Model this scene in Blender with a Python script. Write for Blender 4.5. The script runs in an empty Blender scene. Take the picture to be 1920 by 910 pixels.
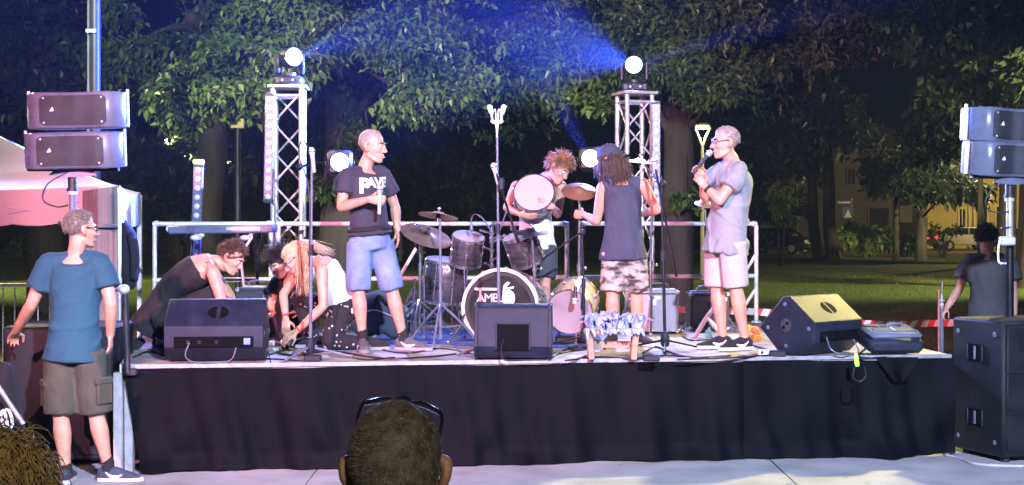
import bpy, math, random
import numpy as np
from mathutils import Vector, Matrix
from mathutils.bvhtree import BVHTree
random.seed(7); np.random.seed(7)
R = math.radians
sc = bpy.context.scene
COL = sc.collection
V = Vector

# ---------------------------------------------------------------- camera, world, exposure
F, CX, HY, H, HS = 2770.0, 960.0, 417.0, 1.75, 0.75      # focal length in photo pixels, horizon row, eye height, deck height
cd = bpy.data.cameras.new('camera'); cam = bpy.data.objects.new('camera', cd); COL.objects.link(cam)
cam.location = (0, 0, H); cam.rotation_euler = (R(90), 0, 0)
cd.sensor_width = 36; cd.lens = 36*F/1920; cd.shift_y = -(455-HY)/1920
cd.clip_start = .05; cd.clip_end = 2000
sc.camera = cam
w = bpy.data.worlds.new('World'); sc.world = w; w.use_nodes = True
nt = w.node_tree; bg = nt.nodes['Background']
sky = nt.nodes.new('ShaderNodeTexSky'); sky.sky_type = 'NISHITA'; sky.sun_disc = False
sky.sun_elevation = R(-4.0); sky.sun_rotation = R(160)
nt.links.new(sky.outputs[0], bg.inputs[0]); bg.inputs[1].default_value = SKY = .15
sc.view_settings.view_transform = 'Standard'; sc.view_settings.look = 'None'
sc.view_settings.exposure = 0.0; sc.view_settings.gamma = 1
sc.render.film_transparent = False
sc.cycles.use_denoising = True
sc.cycles.max_bounces = 4; sc.cycles.diffuse_bounces = 2; sc.cycles.glossy_bounces = 2; sc.cycles.transmission_bounces = 2
sc.cycles.volume_bounces = 0; sc.cycles.transparent_max_bounces = 4
sc.cycles.sample_clamp_indirect = 4; sc.cycles.caustics_reflective = False; sc.cycles.caustics_refractive = False

def lamp(kind, name, loc, color, energy, size=.1, aim=None, cone=60, blend=.3):
    d = bpy.data.lights.new(name, kind); o = bpy.data.objects.new(name, d); COL.objects.link(o)
    o.location = loc; d.color = color; d.energy = energy
    d.shadow_soft_size = size
    if kind == 'SPOT':
        d.spot_size = R(cone); d.spot_blend = blend
    if aim is not None:
        o.rotation_euler = (V(aim)-V(loc)).to_track_quat('-Z', 'Y').to_euler()
    return o
# front-of-house stage lamps, clamped high on their stands beside the audience
lamp('SPOT', 'front_wash_lamp', (-4.6, -.5, 5.2), (1.0, .32, .44), 14500, .14, (-.9, 12.6, 2.3), 33, .5)
lamp('SPOT', 'front_wash_lamp', (1.9, -.5, 5.4), (.60, .70, 1.0), 17500, .14, (.5, 10.9, .5), 45, .5)
# warm park lamps, some of them added, out of the picture on both sides, hooded so that they shine down or on the trees
lamp('SPOT', 'park_or_added_light', (-5.5, 6.5, 6.8), (.96, 1.0, .62), 14000, .15, (-3.2, 19.5, 5.2), 54, .9)
lamp('SPOT', 'park_or_added_light', (7.2, 16.6, 6.4), (1.0, .84, .30), 8000, .22, (2.25, 11.95, 1.15), 24, .6)
lamp('SPOT', 'park_or_added_light', (-8.2, 18.0, 6.0), (1.0, .86, .40), 2400, .22, (-5.0, 15.5, 0), 100, .6)
lamp('SPOT', 'park_or_added_light', (3.0, -7.0, 6.5), (1.0, .88, .64), 2300, .2, (-.6, 2.6, 1.3), 24, .5)
lamp('SPOT', 'park_or_added_light', (17.5, 36.2, 6.5), (1.0, .92, .42), 45000, .2, (18.4, 76, .9), 9, .8)  # added narrow spot with no lamp behind it, brightens the round bush
lamp('SPOT', 'park_or_added_light', (17.5, 36.0, 6.5), (1.0, .90, .42), 15000, .2, (9.5, 41.0, 0), 92, .7)  # added unseen light to brighten the right lawn
lamp('SPOT', 'park_or_added_light', (-17.5, 38.0, 6.5), (1.0, .92, .42), 14000, .2, (-9.5, 40.0, 0), 98, .7)  # added unseen light to brighten the left lawn

def P(x, y, Z): return V(((x-CX)/F*Z, Z, H-(y-HY)/F*Z))
def SZ(y): return F*(H-HS)/(y-HY)
def GZ(y): return F*H/(y-HY)
def D(x, y, dz=0):                                   # a point of the deck seen at photo pixel x, y
    p = P(x, y, SZ(y)); p.z = HS+dz; return p
def G(x, y):
    p = P(x, y, GZ(y)); p.z = 0; return p

# ---------------------------------------------------------------- materials
def mat(name, c, rough=.6, metal=0., var=.12, vs=6., bump=0., bs=60., emit=None, es=0., spec=.5, c2=None, coat=0., aniso=None, sheen=0.):
    m = bpy.data.materials.new(name); m.use_nodes = True
    t = m.node_tree; b = t.nodes['Principled BSDF']; N = t.nodes.new; L = t.links.new
    b.inputs['Roughness'].default_value = rough; b.inputs['Metallic'].default_value = metal
    b.inputs['Specular IOR Level'].default_value = spec
    if coat: b.inputs['Coat Weight'].default_value = coat
    if sheen: b.inputs['Sheen Weight'].default_value = sheen
    tc = N('ShaderNodeTexCoord'); mp = N('ShaderNodeMapping'); L(tc.outputs['Object'], mp.inputs[0])
    if aniso: mp.inputs['Scale'].default_value = aniso
    n = N('ShaderNodeTexNoise'); n.inputs['Scale'].default_value = vs; n.inputs['Detail'].default_value = 5
    L(mp.outputs[0], n.inputs['Vector'])
    r = N('ShaderNodeValToRGB'); e = r.color_ramp.elements
    lo = tuple(max(0, k*(1-var)) for k in c[:3]); hi = tuple(min(1, k*(1+var)) for k in (c2 or c)[:3])
    e[0].position = .3; e[1].position = .7; e[0].color = (*lo, 1); e[1].color = (*hi, 1)
    L(n.outputs[0], r.inputs[0]); L(r.outputs[0], b.inputs['Base Color'])
    rr = N('ShaderNodeMapRange'); rr.inputs['To Min'].default_value = max(.03, rough-.1); rr.inputs['To Max'].default_value = min(1, rough+.12)
    L(n.outputs[0], rr.inputs[0]); L(rr.outputs[0], b.inputs['Roughness'])
    if bump:
        n2 = N('ShaderNodeTexNoise'); n2.inputs['Scale'].default_value = bs; n2.inputs['Detail'].default_value = 4
        L(mp.outputs[0], n2.inputs['Vector'])
        bp = N('ShaderNodeBump'); bp.inputs['Strength'].default_value = bump; bp.inputs['Distance'].default_value = .01
        L(n2.outputs[0], bp.inputs['Height']); L(bp.outputs[0], b.inputs['Normal'])
    if emit:
        b.inputs['Emission Color'].default_value = (*emit, 1); b.inputs['Emission Strength'].default_value = es
    return m
MT = dict(
    skin=mat('skin', (.52, .28, .195), .5, var=.16, vs=14, bump=.12, bs=220),
    skin2=mat('skin_tanned', (.42, .24, .17), .5, var=.10, vs=18, bump=.12, bs=220),
    black=mat('black_plastic', (.018, .018, .022), .45, var=.3, bump=.15, bs=300),
    blackm=mat('black_metal', (.02, .02, .024), .35, .6, var=.3),
    cab=mat('speaker_paint', (.014, .018, .036), .46, var=.35, vs=9, bump=.35, bs=420, spec=.32),
    cabg=mat('speaker_shell', (.13, .145, .21), .28, var=.25, vs=5, bump=.1, bs=300),
    grille=mat('speaker_grille', (.05, .052, .068), .38, .3, var=.25, bump=.5, bs=700),
    trim=mat('worn_aluminium_edge', (.30, .30, .33), .5, .3, var=.25, vs=20),
    recess_shade=mat('recess_shade_black', (.003, .003, .004), .9, var=.1, spec=.1),  # shade of hollows put into a near-black colour
    drape=mat('black_drape', (.0019, .0019, .0038), .60, var=.3, vs=3, bump=.3, bs=500, spec=.085),
    cabd=mat('worn_black_paint', (.009, .010, .014), .5, var=.4, vs=7, bump=.35, bs=420, spec=.35),
    alu=mat('aluminium', (.62, .61, .64), .35, .55, var=.12, vs=14, bump=.05),
    chrome=mat('chrome', (.75, .74, .76), .16, .95, var=.1),
    white=mat('white_paint', (.78, .77, .78), .4, var=.06),
    steel=mat('galvanised_rail', (.70, .68, .72), .45, .25, var=.15, vs=10, bump=.08),
    deck=mat('stage_plywood', (.22, .19, .185), .66, var=.28, vs=3.5, bump=.25, bs=90, c2=(.31, .27, .26)),
    conc=mat('concrete', (.355, .355, .385), .75, var=.12, vs=2.6, bump=.3, bs=90, c2=(.41, .41, .44)),
    rubber=mat('rubber', (.02, .02, .02), .7, var=.2),
    denim=mat('denim', (.17, .24, .42), .85, var=.25, vs=9, bump=.4, bs=350),
    navy=mat('navy_cotton', (.035, .032, .052), .85, var=.2, vs=8, bump=.35, bs=320),
    navy2=mat('faded_navy_cotton', (.045, .05, .085), .85, var=.25, vs=6, bump=.35, bs=320),
    blue=mat('blue_cotton', (.012, .072, .118), .85, var=.14, vs=5, bump=.35, bs=320),
    olive=mat('olive_cotton', (.055, .058, .042), .85, var=.18, vs=9, bump=.4, bs=300),
    greyt=mat('heather_grey_cotton', (.25, .265, .31), .85, var=.10, vs=30, bump=.35, bs=320),
    cream=mat('stone_cotton', (.44, .39, .41), .85, var=.08, vs=9, bump=.35, bs=300),
    whitec=mat('white_cotton', (.76, .74, .74), .8, var=.05, vs=8, bump=.3, bs=260),
    blackc=mat('black_cotton', (.014, .012, .016), .85, var=.3, vs=8, bump=.35, bs=320),
    dgrey=mat('charcoal_cotton', (.060, .058, .064), .85, var=.2, vs=8, bump=.35, bs=320),
    shoeg=mat('grey_mesh_fabric', (.10, .095, .11), .8, var=.2, vs=30, bump=.4, bs=400),
    sole=mat('shoe_sole', (.55, .54, .56), .6, var=.1),
    soleg=mat('grey_sole', (.28, .27, .30), .6, var=.1),
    hbrown=mat('brown_hair', (.075, .042, .026), .5, var=.5, vs=40),
    hlight=mat('copper_hair', (.30, .145, .075), .45, var=.4, vs=40),
    hblond=mat('blonde_hair', (.58, .44, .27), .42, var=.3, vs=40),
    hgrey=mat('greying_hair', (.16, .145, .125), .55, var=.5, vs=60),
    hgrey2=mat('short_grey_hair', (.30, .25, .24), .55, var=.35, vs=60),
    hdark=mat('dark_hair', (.022, .016, .014), .5, var=.5, vs=40),
    hcurl=mat('honey_hair', (.33, .22, .10), .45, var=.5, vs=55),
    hstub=mat('stubble_hair', (.12, .105, .085), .6, var=.4, vs=60),
    eye=mat('eye_white', (.7, .68, .66), .2, var=.02),
    lips=mat('lips', (.38, .15, .13), .45, var=.1),
    glassf=mat('glasses_frame', (.015, .015, .03), .25, var=.1),
    brass=mat('bronze_cymbal', (.30, .15, .085), .45, .5, var=.22, vs=3, bump=.12, bs=120, aniso=(1, 1, 1)),
    brassl=mat('bright_cymbal', (.72, .52, .34), .3, .7, var=.15, vs=3),
    drumsh=mat('silver_wrap', (.20, .18, .20), .26, .8, var=.3, vs=4, aniso=(1, 1, 6)),
    clearh=mat('worn_drum_head', (.30, .245, .275), .3, var=.25, vs=4),
    dhead=mat('drum_head', (.42, .37, .39), .35, var=.05),
    bhead=mat('black_drum_head', (.03, .028, .04), .35, var=.25, vs=3),
    gold=mat('tan_drum_shell', (.52, .36, .19), .3, var=.15, coat=.3),
    rug=mat('blue_rug', (.05, .08, .24), .9, var=.3, vs=20, bump=.6, bs=160),
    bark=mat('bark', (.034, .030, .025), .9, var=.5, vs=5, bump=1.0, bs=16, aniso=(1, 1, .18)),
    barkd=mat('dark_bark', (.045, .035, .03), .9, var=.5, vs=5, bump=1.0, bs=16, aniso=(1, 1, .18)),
    wood=mat('raw_wood', (.40, .24, .16), .65, var=.3, vs=6, bump=.3, bs=60, aniso=(1, 8, 8)),
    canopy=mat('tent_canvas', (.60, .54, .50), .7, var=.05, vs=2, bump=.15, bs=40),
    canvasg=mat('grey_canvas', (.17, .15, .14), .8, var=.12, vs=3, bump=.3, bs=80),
    ampg=mat('grey_grille_cloth', (.40, .34, .38), .8, var=.10, vs=120, bump=.5, bs=500),
    ampd=mat('dark_grille_cloth', (.13, .11, .15), .75, var=.2, vs=90, bump=.5, bs=500),
    tolex=mat('black_tolex', (.05, .045, .055), .5, var=.3, vs=20, bump=.5, bs=300),
    silver=mat('silver_plastic', (.6, .58, .62), .35, .3, var=.1),
    red=mat('red_fabric', (.62, .03, .06), .6, var=.2),
    redt=mat('red_tape', (.65, .05, .04), .5, var=.1),
    whitet=mat('white_tape', (.75, .72, .70), .5, var=.06),
    orange=mat('orange_plastic', (.85, .22, .03), .5, var=.15),
    teal=mat('teal_plastic', (.12, .50, .55), .5, var=.1),
    bluecloth=mat('pale_blue_cloth', (.30, .36, .58), .85, var=.3, vs=14, bump=.3),
    post=mat('grey_post', (.035, .035, .045), .45, .4, var=.2),
    lens=mat('led_lens', (.62, .58, .68), .18, var=.05, spec=.8),
    beam=mat('beam_lens', (.9, .9, 1), .2, emit=(.86, .90, 1.0), es=120),
    wallY=mat('yellow_render', (.50, .37, .13), .85, var=.12, vs=1.2, bump=.2, bs=30),
    wallD=mat('dull_render', (.10, .09, .085), .9, var=.15, vs=.8, bump=.2, bs=30),
    wallC=mat('cream_trim', (.62, .52, .28), .7, var=.08),
    roof=mat('roof_tiles', (.14, .075, .055), .85, var=.3, vs=4, bump=.6, bs=18),
    pane=mat('window_glass', (.02, .022, .03), .1, var=.2, spec=.8),
    warm=mat('lit_window', (.5, .4, .2), .5, emit=(1.0, .80, .38), es=2.2),
    lampE=mat('lamp_glow', (1, .9, .5), .4, emit=(1.0, .88, .32), es=14),
    lampf=mat('lamp_frame', (.32, .31, .25), .4, .2, var=.1),
    carp=mat('dark_car_paint', (.025, .027, .035), .25, .3, var=.1, coat=.6),
    carw=mat('pale_car_paint', (.55, .55, .53), .3, .1, var=.05, coat=.5),
    tail=mat('tail_light', (.5, .01, .01), .3, emit=(1, .03, .04), es=9),
    signb=mat('blue_sign', (.10, .13, .24), .5, var=.08),
    bluled=mat('blue_display', (.1, .1, .6), .3, emit=(.14, .16, 1), es=2.5),
    greenglow=mat('glowing_green_marker', (.30, .75, .06), .4, emit=(.45, 1, .08), es=1.1),  # the tape's brightness is put in as a glow
    yelled=mat('yellow_led', (.8, .8, .2), .3, emit=(1.0, 1.0, .30), es=10),
    flat=mat('white_print', (.80, .80, .84), .6, var=.04),
    cable=mat('black_cable', (.012, .012, .014), .5, var=.3),
    cablew=mat('grey_cable', (.45, .44, .46), .5, var=.1),
)
def stains(m):
    """Broad damp patches and small dark gum spots worked into a paving material."""
    t = m.node_tree; N = t.nodes.new; L = t.links.new; b = t.nodes['Principled BSDF']; src = b.inputs['Base Color'].links[0].from_socket; g = N('ShaderNodeNewGeometry')
    n = N('ShaderNodeTexNoise'); n.inputs['Scale'].default_value = .8; n.inputs['Detail'].default_value = 7; L(g.outputs['Position'], n.inputs[0]); r = N('ShaderNodeMapRange'); r.inputs['From Min'].default_value = .35; r.inputs['From Max'].default_value = .65; r.inputs['To Min'].default_value = .88; r.inputs['To Max'].default_value = 1.03; L(n.outputs[0], r.inputs[0])
    v = N('ShaderNodeTexVoronoi'); v.inputs['Scale'].default_value = 3.2; L(g.outputs['Position'], v.inputs['Vector']); r2 = N('ShaderNodeMapRange'); r2.inputs['From Min'].default_value = .045; r2.inputs['From Max'].default_value = .09; r2.inputs['To Min'].default_value = .55; r2.inputs['To Max'].default_value = 1; L(v.outputs['Distance'], r2.inputs[0])
    mu = N('ShaderNodeMath'); mu.operation = 'MULTIPLY'; L(r.outputs[0], mu.inputs[0]); L(r2.outputs[0], mu.inputs[1]); mx = N('ShaderNodeMix'); mx.data_type = 'RGBA'; mx.blend_type = 'MULTIPLY'; mx.inputs[0].default_value = 1; L(src, mx.inputs[6]); L(mu.outputs[0], mx.inputs[7]); L(mx.outputs[2], b.inputs['Base Color'])
stains(MT['conc'])
def leafmat(name, c, c2, tr=.25):
    m = bpy.data.materials.new(name); m.use_nodes = True; t = m.node_tree; N = t.nodes.new; L = t.links.new
    b = t.nodes['Principled BSDF']; b.inputs['Roughness'].default_value = .42
    tc = N('ShaderNodeTexCoord'); n = N('ShaderNodeTexNoise'); n.inputs['Scale'].default_value = 1.1; n.inputs['Detail'].default_value = 6
    L(tc.outputs['Object'], n.inputs[0]); r = N('ShaderNodeValToRGB')
    r.color_ramp.elements[0].position = .35; r.color_ramp.elements[1].position = .65
    r.color_ramp.elements[0].color = (*c, 1); r.color_ramp.elements[1].color = (*c2, 1)
    L(n.outputs[0], r.inputs[0]); L(r.outputs[0], b.inputs['Base Color'])
    tl = N('ShaderNodeBsdfTranslucent'); L(r.outputs[0], tl.inputs[0]); mx = N('ShaderNodeMixShader'); mx.inputs[0].default_value = tr
    L(b.outputs[0], mx.inputs[1]); L(tl.outputs[0], mx.inputs[2]); L(mx.outputs[0], t.nodes['Material Output'].inputs[0])
    return m
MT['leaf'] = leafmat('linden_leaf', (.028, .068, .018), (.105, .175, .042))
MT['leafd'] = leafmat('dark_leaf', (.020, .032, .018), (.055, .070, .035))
MT['leafb'] = leafmat('bush_leaf', (.09, .14, .025), (.20, .26, .06))
MT['grassb'] = leafmat('grass_blade', (.035, .055, .014), (.12, .12, .045))

# ---------------------------------------------------------------- mesh helpers
def tag(o, label=None, cat=None, group=None, kind=None):
    if label: o['label'] = label
    if cat: o['category'] = cat
    if group: o['group'] = group
    if kind: o['kind'] = kind
    return o
def thing(name, label, cat, loc=(0, 0, 0), rz=0, group=None):
    o = bpy.data.objects.new(name, None); COL.objects.link(o); o.location = loc; o.rotation_euler = (0, 0, rz)
    o.empty_display_size = .1
    return tag(o, label, cat, group)
def dup(o, parent=None):
    kids = [c for c in bpy.data.objects if c.parent == o]
    c = o.copy(); COL.objects.link(c); c.parent = parent
    for k in kids: dup(k, c)
    return c
def np_mesh(name, v, f, smooth=True):
    v = np.asarray(v, np.float32); f = np.asarray(f, np.int32); k = f.shape[1]
    me = bpy.data.meshes.new(name); me.vertices.add(len(v)); me.vertices.foreach_set('co', v.ravel())
    me.loops.add(f.size); me.loops.foreach_set('vertex_index', f.ravel())
    me.polygons.add(len(f)); me.polygons.foreach_set('loop_start', np.arange(0, f.size, k, dtype=np.int32))
    try: me.polygons.foreach_set('loop_total', np.full(len(f), k, np.int32))
    except Exception: pass
    me.update(calc_edges=True); me.validate()
    me.polygons.foreach_set('use_smooth', np.full(len(me.polygons), smooth))
    return me
def put(name, me, m, parent=None, origin=None):
    o = bpy.data.objects.new(name, me); COL.objects.link(o)
    if m and not me.materials: me.materials.append(MT[m] if isinstance(m, str) else m)
    if parent: o.parent = parent
    return o
def basis(z, x=None):
    z = V(z).normalized(); x = V(x) if x is not None else (V((1, 0, 0)) if abs(z.x) < .9 else V((0, 1, 0)))
    x = (x-z*x.dot(z)).normalized(); y = z.cross(x)
    return Matrix((x, y, z)).transposed()
def fr(loc, z, x=None):
    return Matrix.Translation(V(loc)) @ basis(z, x).to_4x4()
def cr(pts, k):
    """Catmull-Rom through pts, k samples a span."""
    p = [np.array(q, float) for q in pts]; out = []
    p = [2*p[0]-p[1]]+p+[2*p[-1]-p[-2]]
    for i in range(1, len(p)-2):
        for j in range(k):
            t = j/k
            out.append(.5*(2*p[i]+(p[i+1]-p[i-1])*t+(2*p[i-1]-5*p[i]+4*p[i+1]-p[i+2])*t*t+(3*p[i]-p[i-1]-3*p[i+1]+p[i+2])*t**3))
    out.append(p[-2]); return out
class MB:
    def __init__(s, m=None): s.v = []; s.f = []; s.m = m; s.mi = []
    def add(s, vs, fs, mi=0):
        n = len(s.v)
        s.v += [tuple(s.m @ V(v)) if s.m is not None else tuple(v) for v in vs]
        s.f += [tuple(i+n for i in f) for f in fs]; s.mi += [mi]*len(fs); return s
    def box(s, c, d, b=.004, rot=None, mi=0):
        hx, hy, hz = d[0]/2, d[1]/2, d[2]/2; b = min(b, .45*min(d))
        T = Matrix.Translation(V(c)) @ (rot.to_4x4() if rot is not None else Matrix())
        vs = []; idx = {}
        for sx in (-1, 1):
            for sy in (-1, 1):
                for sz in (-1, 1):
                    for a in range(3):
                        q = [sx*(hx-b), sy*(hy-b), sz*(hz-b)]; q[a] = (sx*hx, sy*hy, sz*hz)[a]
                        idx[sx, sy, sz, a] = len(vs); vs.append(T @ V(q))
        fs = []
        for a in range(3):
            o1, o2 = [(1, 2), (2, 0), (0, 1)][a]
            for sg in (-1, 1):
                def key(p, q): k = [0, 0, 0]; k[a] = sg; k[o1] = p; k[o2] = q; return (*k, a)
                l = [idx[key(-1, -1)], idx[key(1, -1)], idx[key(1, 1)], idx[key(-1, 1)]]
                fs.append(l if sg > 0 else l[::-1])
        for a in range(3):                                     # edges along axis a
            o1, o2 = [(1, 2), (2, 0), (0, 1)][a]
            for s1 in (-1, 1):
                for s2 in (-1, 1):
                    def k(e, ax): q = [0, 0, 0]; q[a] = e; q[o1] = s1; q[o2] = s2; return idx[(*q, ax)]
                    l = [k(-1, o1), k(1, o1), k(1, o2), k(-1, o2)]
                    fs.append(l if s1*s2 < 0 else l[::-1])
        for sx in (-1, 1):
            for sy in (-1, 1):
                for sz in (-1, 1):
                    l = [idx[sx, sy, sz, a] for a in range(3)]
                    fs.append(l if sx*sy*sz > 0 else l[::-1])
        return s.add(vs, fs, mi)
    def limb(s, pts, rad, side=None, n=12, k=3, cap=.8, mi=0):
        """A tapered elliptic tube through pts, one closed shell. rad: floats or (a, b); side: the direction of a."""
        rad = [r if isinstance(r, (tuple, list)) else (r, r) for r in rad]
        if side is None:
            d = V(pts[-1])-V(pts[0]); side = V((0, 1, 0)) if abs(d.normalized().x) > .8 else V((1, 0, 0))
            if abs(d.normalized().dot(side)) > .9: side = V((0, 0, 1))
        sides = side if isinstance(side, list) else [side]*len(pts)
        data = [np.concatenate([np.array(p), np.array(r), np.array(sd)]) for p, r, sd in zip(pts, rad, sides)]
        S = cr(data, k); P_ = [V(q[:3]) for q in S]; A = [max(q[3], .0004) for q in S]; B = [max(q[4], .0004) for q in S]; SD = [V(q[5:8]) for q in S]
        tg = [(P_[min(i+1, len(P_)-1)]-P_[max(i-1, 0)]).normalized() for i in range(len(P_))]
        rings = []
        def ring(p, t, sd, a, b):
            x = (sd-t*sd.dot(t)); x = x.normalized() if x.length > 1e-6 else t.orthogonal().normalized(); y = t.cross(x)
            rings.append([p+x*(a*math.cos(2*math.pi*i/n))+y*(b*math.sin(2*math.pi*i/n)) for i in range(n)])
        c = cap
        if c:
            for q in (80, 55, 28):
                e = min(A[0], B[0])*c*math.sin(R(q)); ring(P_[0]-tg[0]*e, tg[0], SD[0], A[0]*math.cos(R(q)), B[0]*math.cos(R(q)))
        for i in range(len(P_)): ring(P_[i], tg[i], SD[i], A[i], B[i])
        if c:
            for q in (28, 55, 80):
                e = min(A[-1], B[-1])*c*math.sin(R(q)); ring(P_[-1]+tg[-1]*e, tg[-1], SD[-1], A[-1]*math.cos(R(q)), B[-1]*math.cos(R(q)))
        vs = [p for r_ in rings for p in r_]; fs = []
        for i in range(len(rings)-1):
            for j in range(n): fs.append((i*n+j, i*n+(j+1) % n, (i+1)*n+(j+1) % n, (i+1)*n+j))
        fs.append(tuple(range(n))[::-1]); e = (len(rings)-1)*n; fs.append(tuple(range(e, e+n)))
        return s.add(vs, fs, mi)
    def cyl(s, p0, p1, r0, r1=None, n=10, mi=0):
        r1 = r0 if r1 is None else r1; M = fr(p0, V(p1)-V(p0)); L = (V(p1)-V(p0)).length
        vs = [M @ V((r0*math.cos(2*math.pi*i/n), r0*math.sin(2*math.pi*i/n), 0)) for i in range(n)]
        vs += [M @ V((r1*math.cos(2*math.pi*i/n), r1*math.sin(2*math.pi*i/n), L)) for i in range(n)]
        fs = [(i, (i+1) % n, n+(i+1) % n, n+i) for i in range(n)]+[tuple(range(n))[::-1], tuple(range(n, 2*n))]
        return s.add(vs, fs, mi)
    def tube(s, pts, r, n=6, k=4, mi=0):
        rr = r if isinstance(r, list) else [r]*len(pts)
        return s.limb(pts, rr, n=n, k=k, cap=0, mi=mi)
    def ball(s, c, r, n=10, m=7, rot=None, mi=0):
        r = r if isinstance(r, (tuple, list)) else (r, r, r); vs = []; fs = []
        T = Matrix.Translation(V(c)) @ (rot.to_4x4() if rot is not None else Matrix())
        for i in range(1, m):
            a = math.pi*i/m
            for j in range(n):
                b = 2*math.pi*j/n; vs.append(T @ V((r[0]*math.sin(a)*math.cos(b), r[1]*math.sin(a)*math.sin(b), r[2]*math.cos(a))))
        t = len(vs); vs += [T @ V((0, 0, r[2])), T @ V((0, 0, -r[2]))]
        for i in range(m-2):
            for j in range(n): fs.append((i*n+j, (i+1)*n+j, (i+1)*n+(j+1) % n, i*n+(j+1) % n))
        for j in range(n):
            fs.append((t, j, (j+1) % n)); fs.append((t+1, (m-2)*n+(j+1) % n, (m-2)*n+j))
        return s.add(vs, fs, mi)
    def lathe(s, prof, M=None, n=24, mi=0):
        M = M if M is not None else Matrix(); vs = []; fs = []
        for r, z in prof:
            vs += [M @ V((r*math.cos(2*math.pi*i/n), r*math.sin(2*math.pi*i/n), z)) for i in range(n)]
        for i in range(len(prof)-1):
            for j in range(n): fs.append((i*n+j, i*n+(j+1) % n, (i+1)*n+(j+1) % n, (i+1)*n+j))
        if prof[0][0] > 1e-5: fs.append(tuple(range(n))[::-1])
        e = (len(prof)-1)*n
        if prof[-1][0] > 1e-5: fs.append(tuple(range(e, e+n)))
        return s.add(vs, fs, mi)
    def prism(s, poly, h, M=None, mi=0):
        """poly in local xy, extruded 0..h along local z."""
        M = M if M is not None else Matrix(); n = len(poly)
        ar = sum(poly[i][0]*poly[(i+1) % n][1]-poly[(i+1) % n][0]*poly[i][1] for i in range(n))
        if ar < 0: poly = poly[::-1]
        vs = [M @ V((x, y, 0)) for x, y in poly]+[M @ V((x, y, h)) for x, y in poly]
        fs = [(i, (i+1) % n, n+(i+1) % n, n+i) for i in range(n)]+[tuple(range(n))[::-1], tuple(range(n, 2*n))]
        return s.add(vs, fs, mi)
    def grid(s, fn, nu, nv, mi=0):
        vs = [fn(i/nu, j/nv) for j in range(nv+1) for i in range(nu+1)]
        fs = [(j*(nu+1)+i, j*(nu+1)+i+1, (j+1)*(nu+1)+i+1, (j+1)*(nu+1)+i) for j in range(nv) for i in range(nu)]
        return s.add(vs, fs, mi)
    def mesh(s, name, off=None, bevel=0, sharp=38):
        vs = s.v if off is None else [(a-off[0], b-off[1], c-off[2]) for a, b, c in s.v]
        me = bpy.data.meshes.new(name); me.from_pydata(vs, [], s.f); me.update()
        me.polygons.foreach_set('material_index', s.mi)
        if bevel:
            import bmesh
            bm = bmesh.new(); bm.from_mesh(me)
            ed = [e for e in bm.edges if len(e.link_faces) == 2 and e.calc_face_angle(0) > .35]
            bmesh.ops.bevel(bm, geom=ed, offset=bevel, segments=2, affect='EDGES', profile=.6, clamp_overlap=True)
            bm.to_mesh(me); bm.free()
        me.polygons.foreach_set('use_smooth', [True]*len(me.polygons))
        me.set_sharp_from_angle(angle=R(sharp))
        return me
    def build(s, name, m, parent=None, w=True, bevel=0, sharp=38):
        """w: coordinates are world ones (parent unrotated); else local to the parent."""
        off = parent.location if (parent is not None and w and parent.parent is None) else None
        if parent is not None and w and parent.parent is not None:
            q = parent
            while q.parent is not None: q = q.parent
            off = q.location
        o = put(name, s.mesh(name, off, bevel, sharp), None, parent)
        for q in (m if isinstance(m, (list, tuple)) else [m]): o.data.materials.append(MT[q] if isinstance(q, str) else q)
        return o
def text_mesh(s, M, size, m, name, parent, off, depth=.002, align='CENTER', spacing=1.0):
    c = bpy.data.curves.new('t', 'FONT'); c.body = s; c.size = size; c.extrude = depth; c.align_x = align; c.align_y = 'CENTER'; c.space_character = spacing
    o = bpy.data.objects.new('t', c); COL.objects.link(o)
    me = bpy.data.meshes.new_from_object(o.evaluated_get(bpy.context.evaluated_depsgraph_get()))
    bpy.data.objects.remove(o); me.transform(M)
    if off is not None: me.transform(Matrix.Translation(-V(off)))
    return put(name, me, m, parent)

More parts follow.
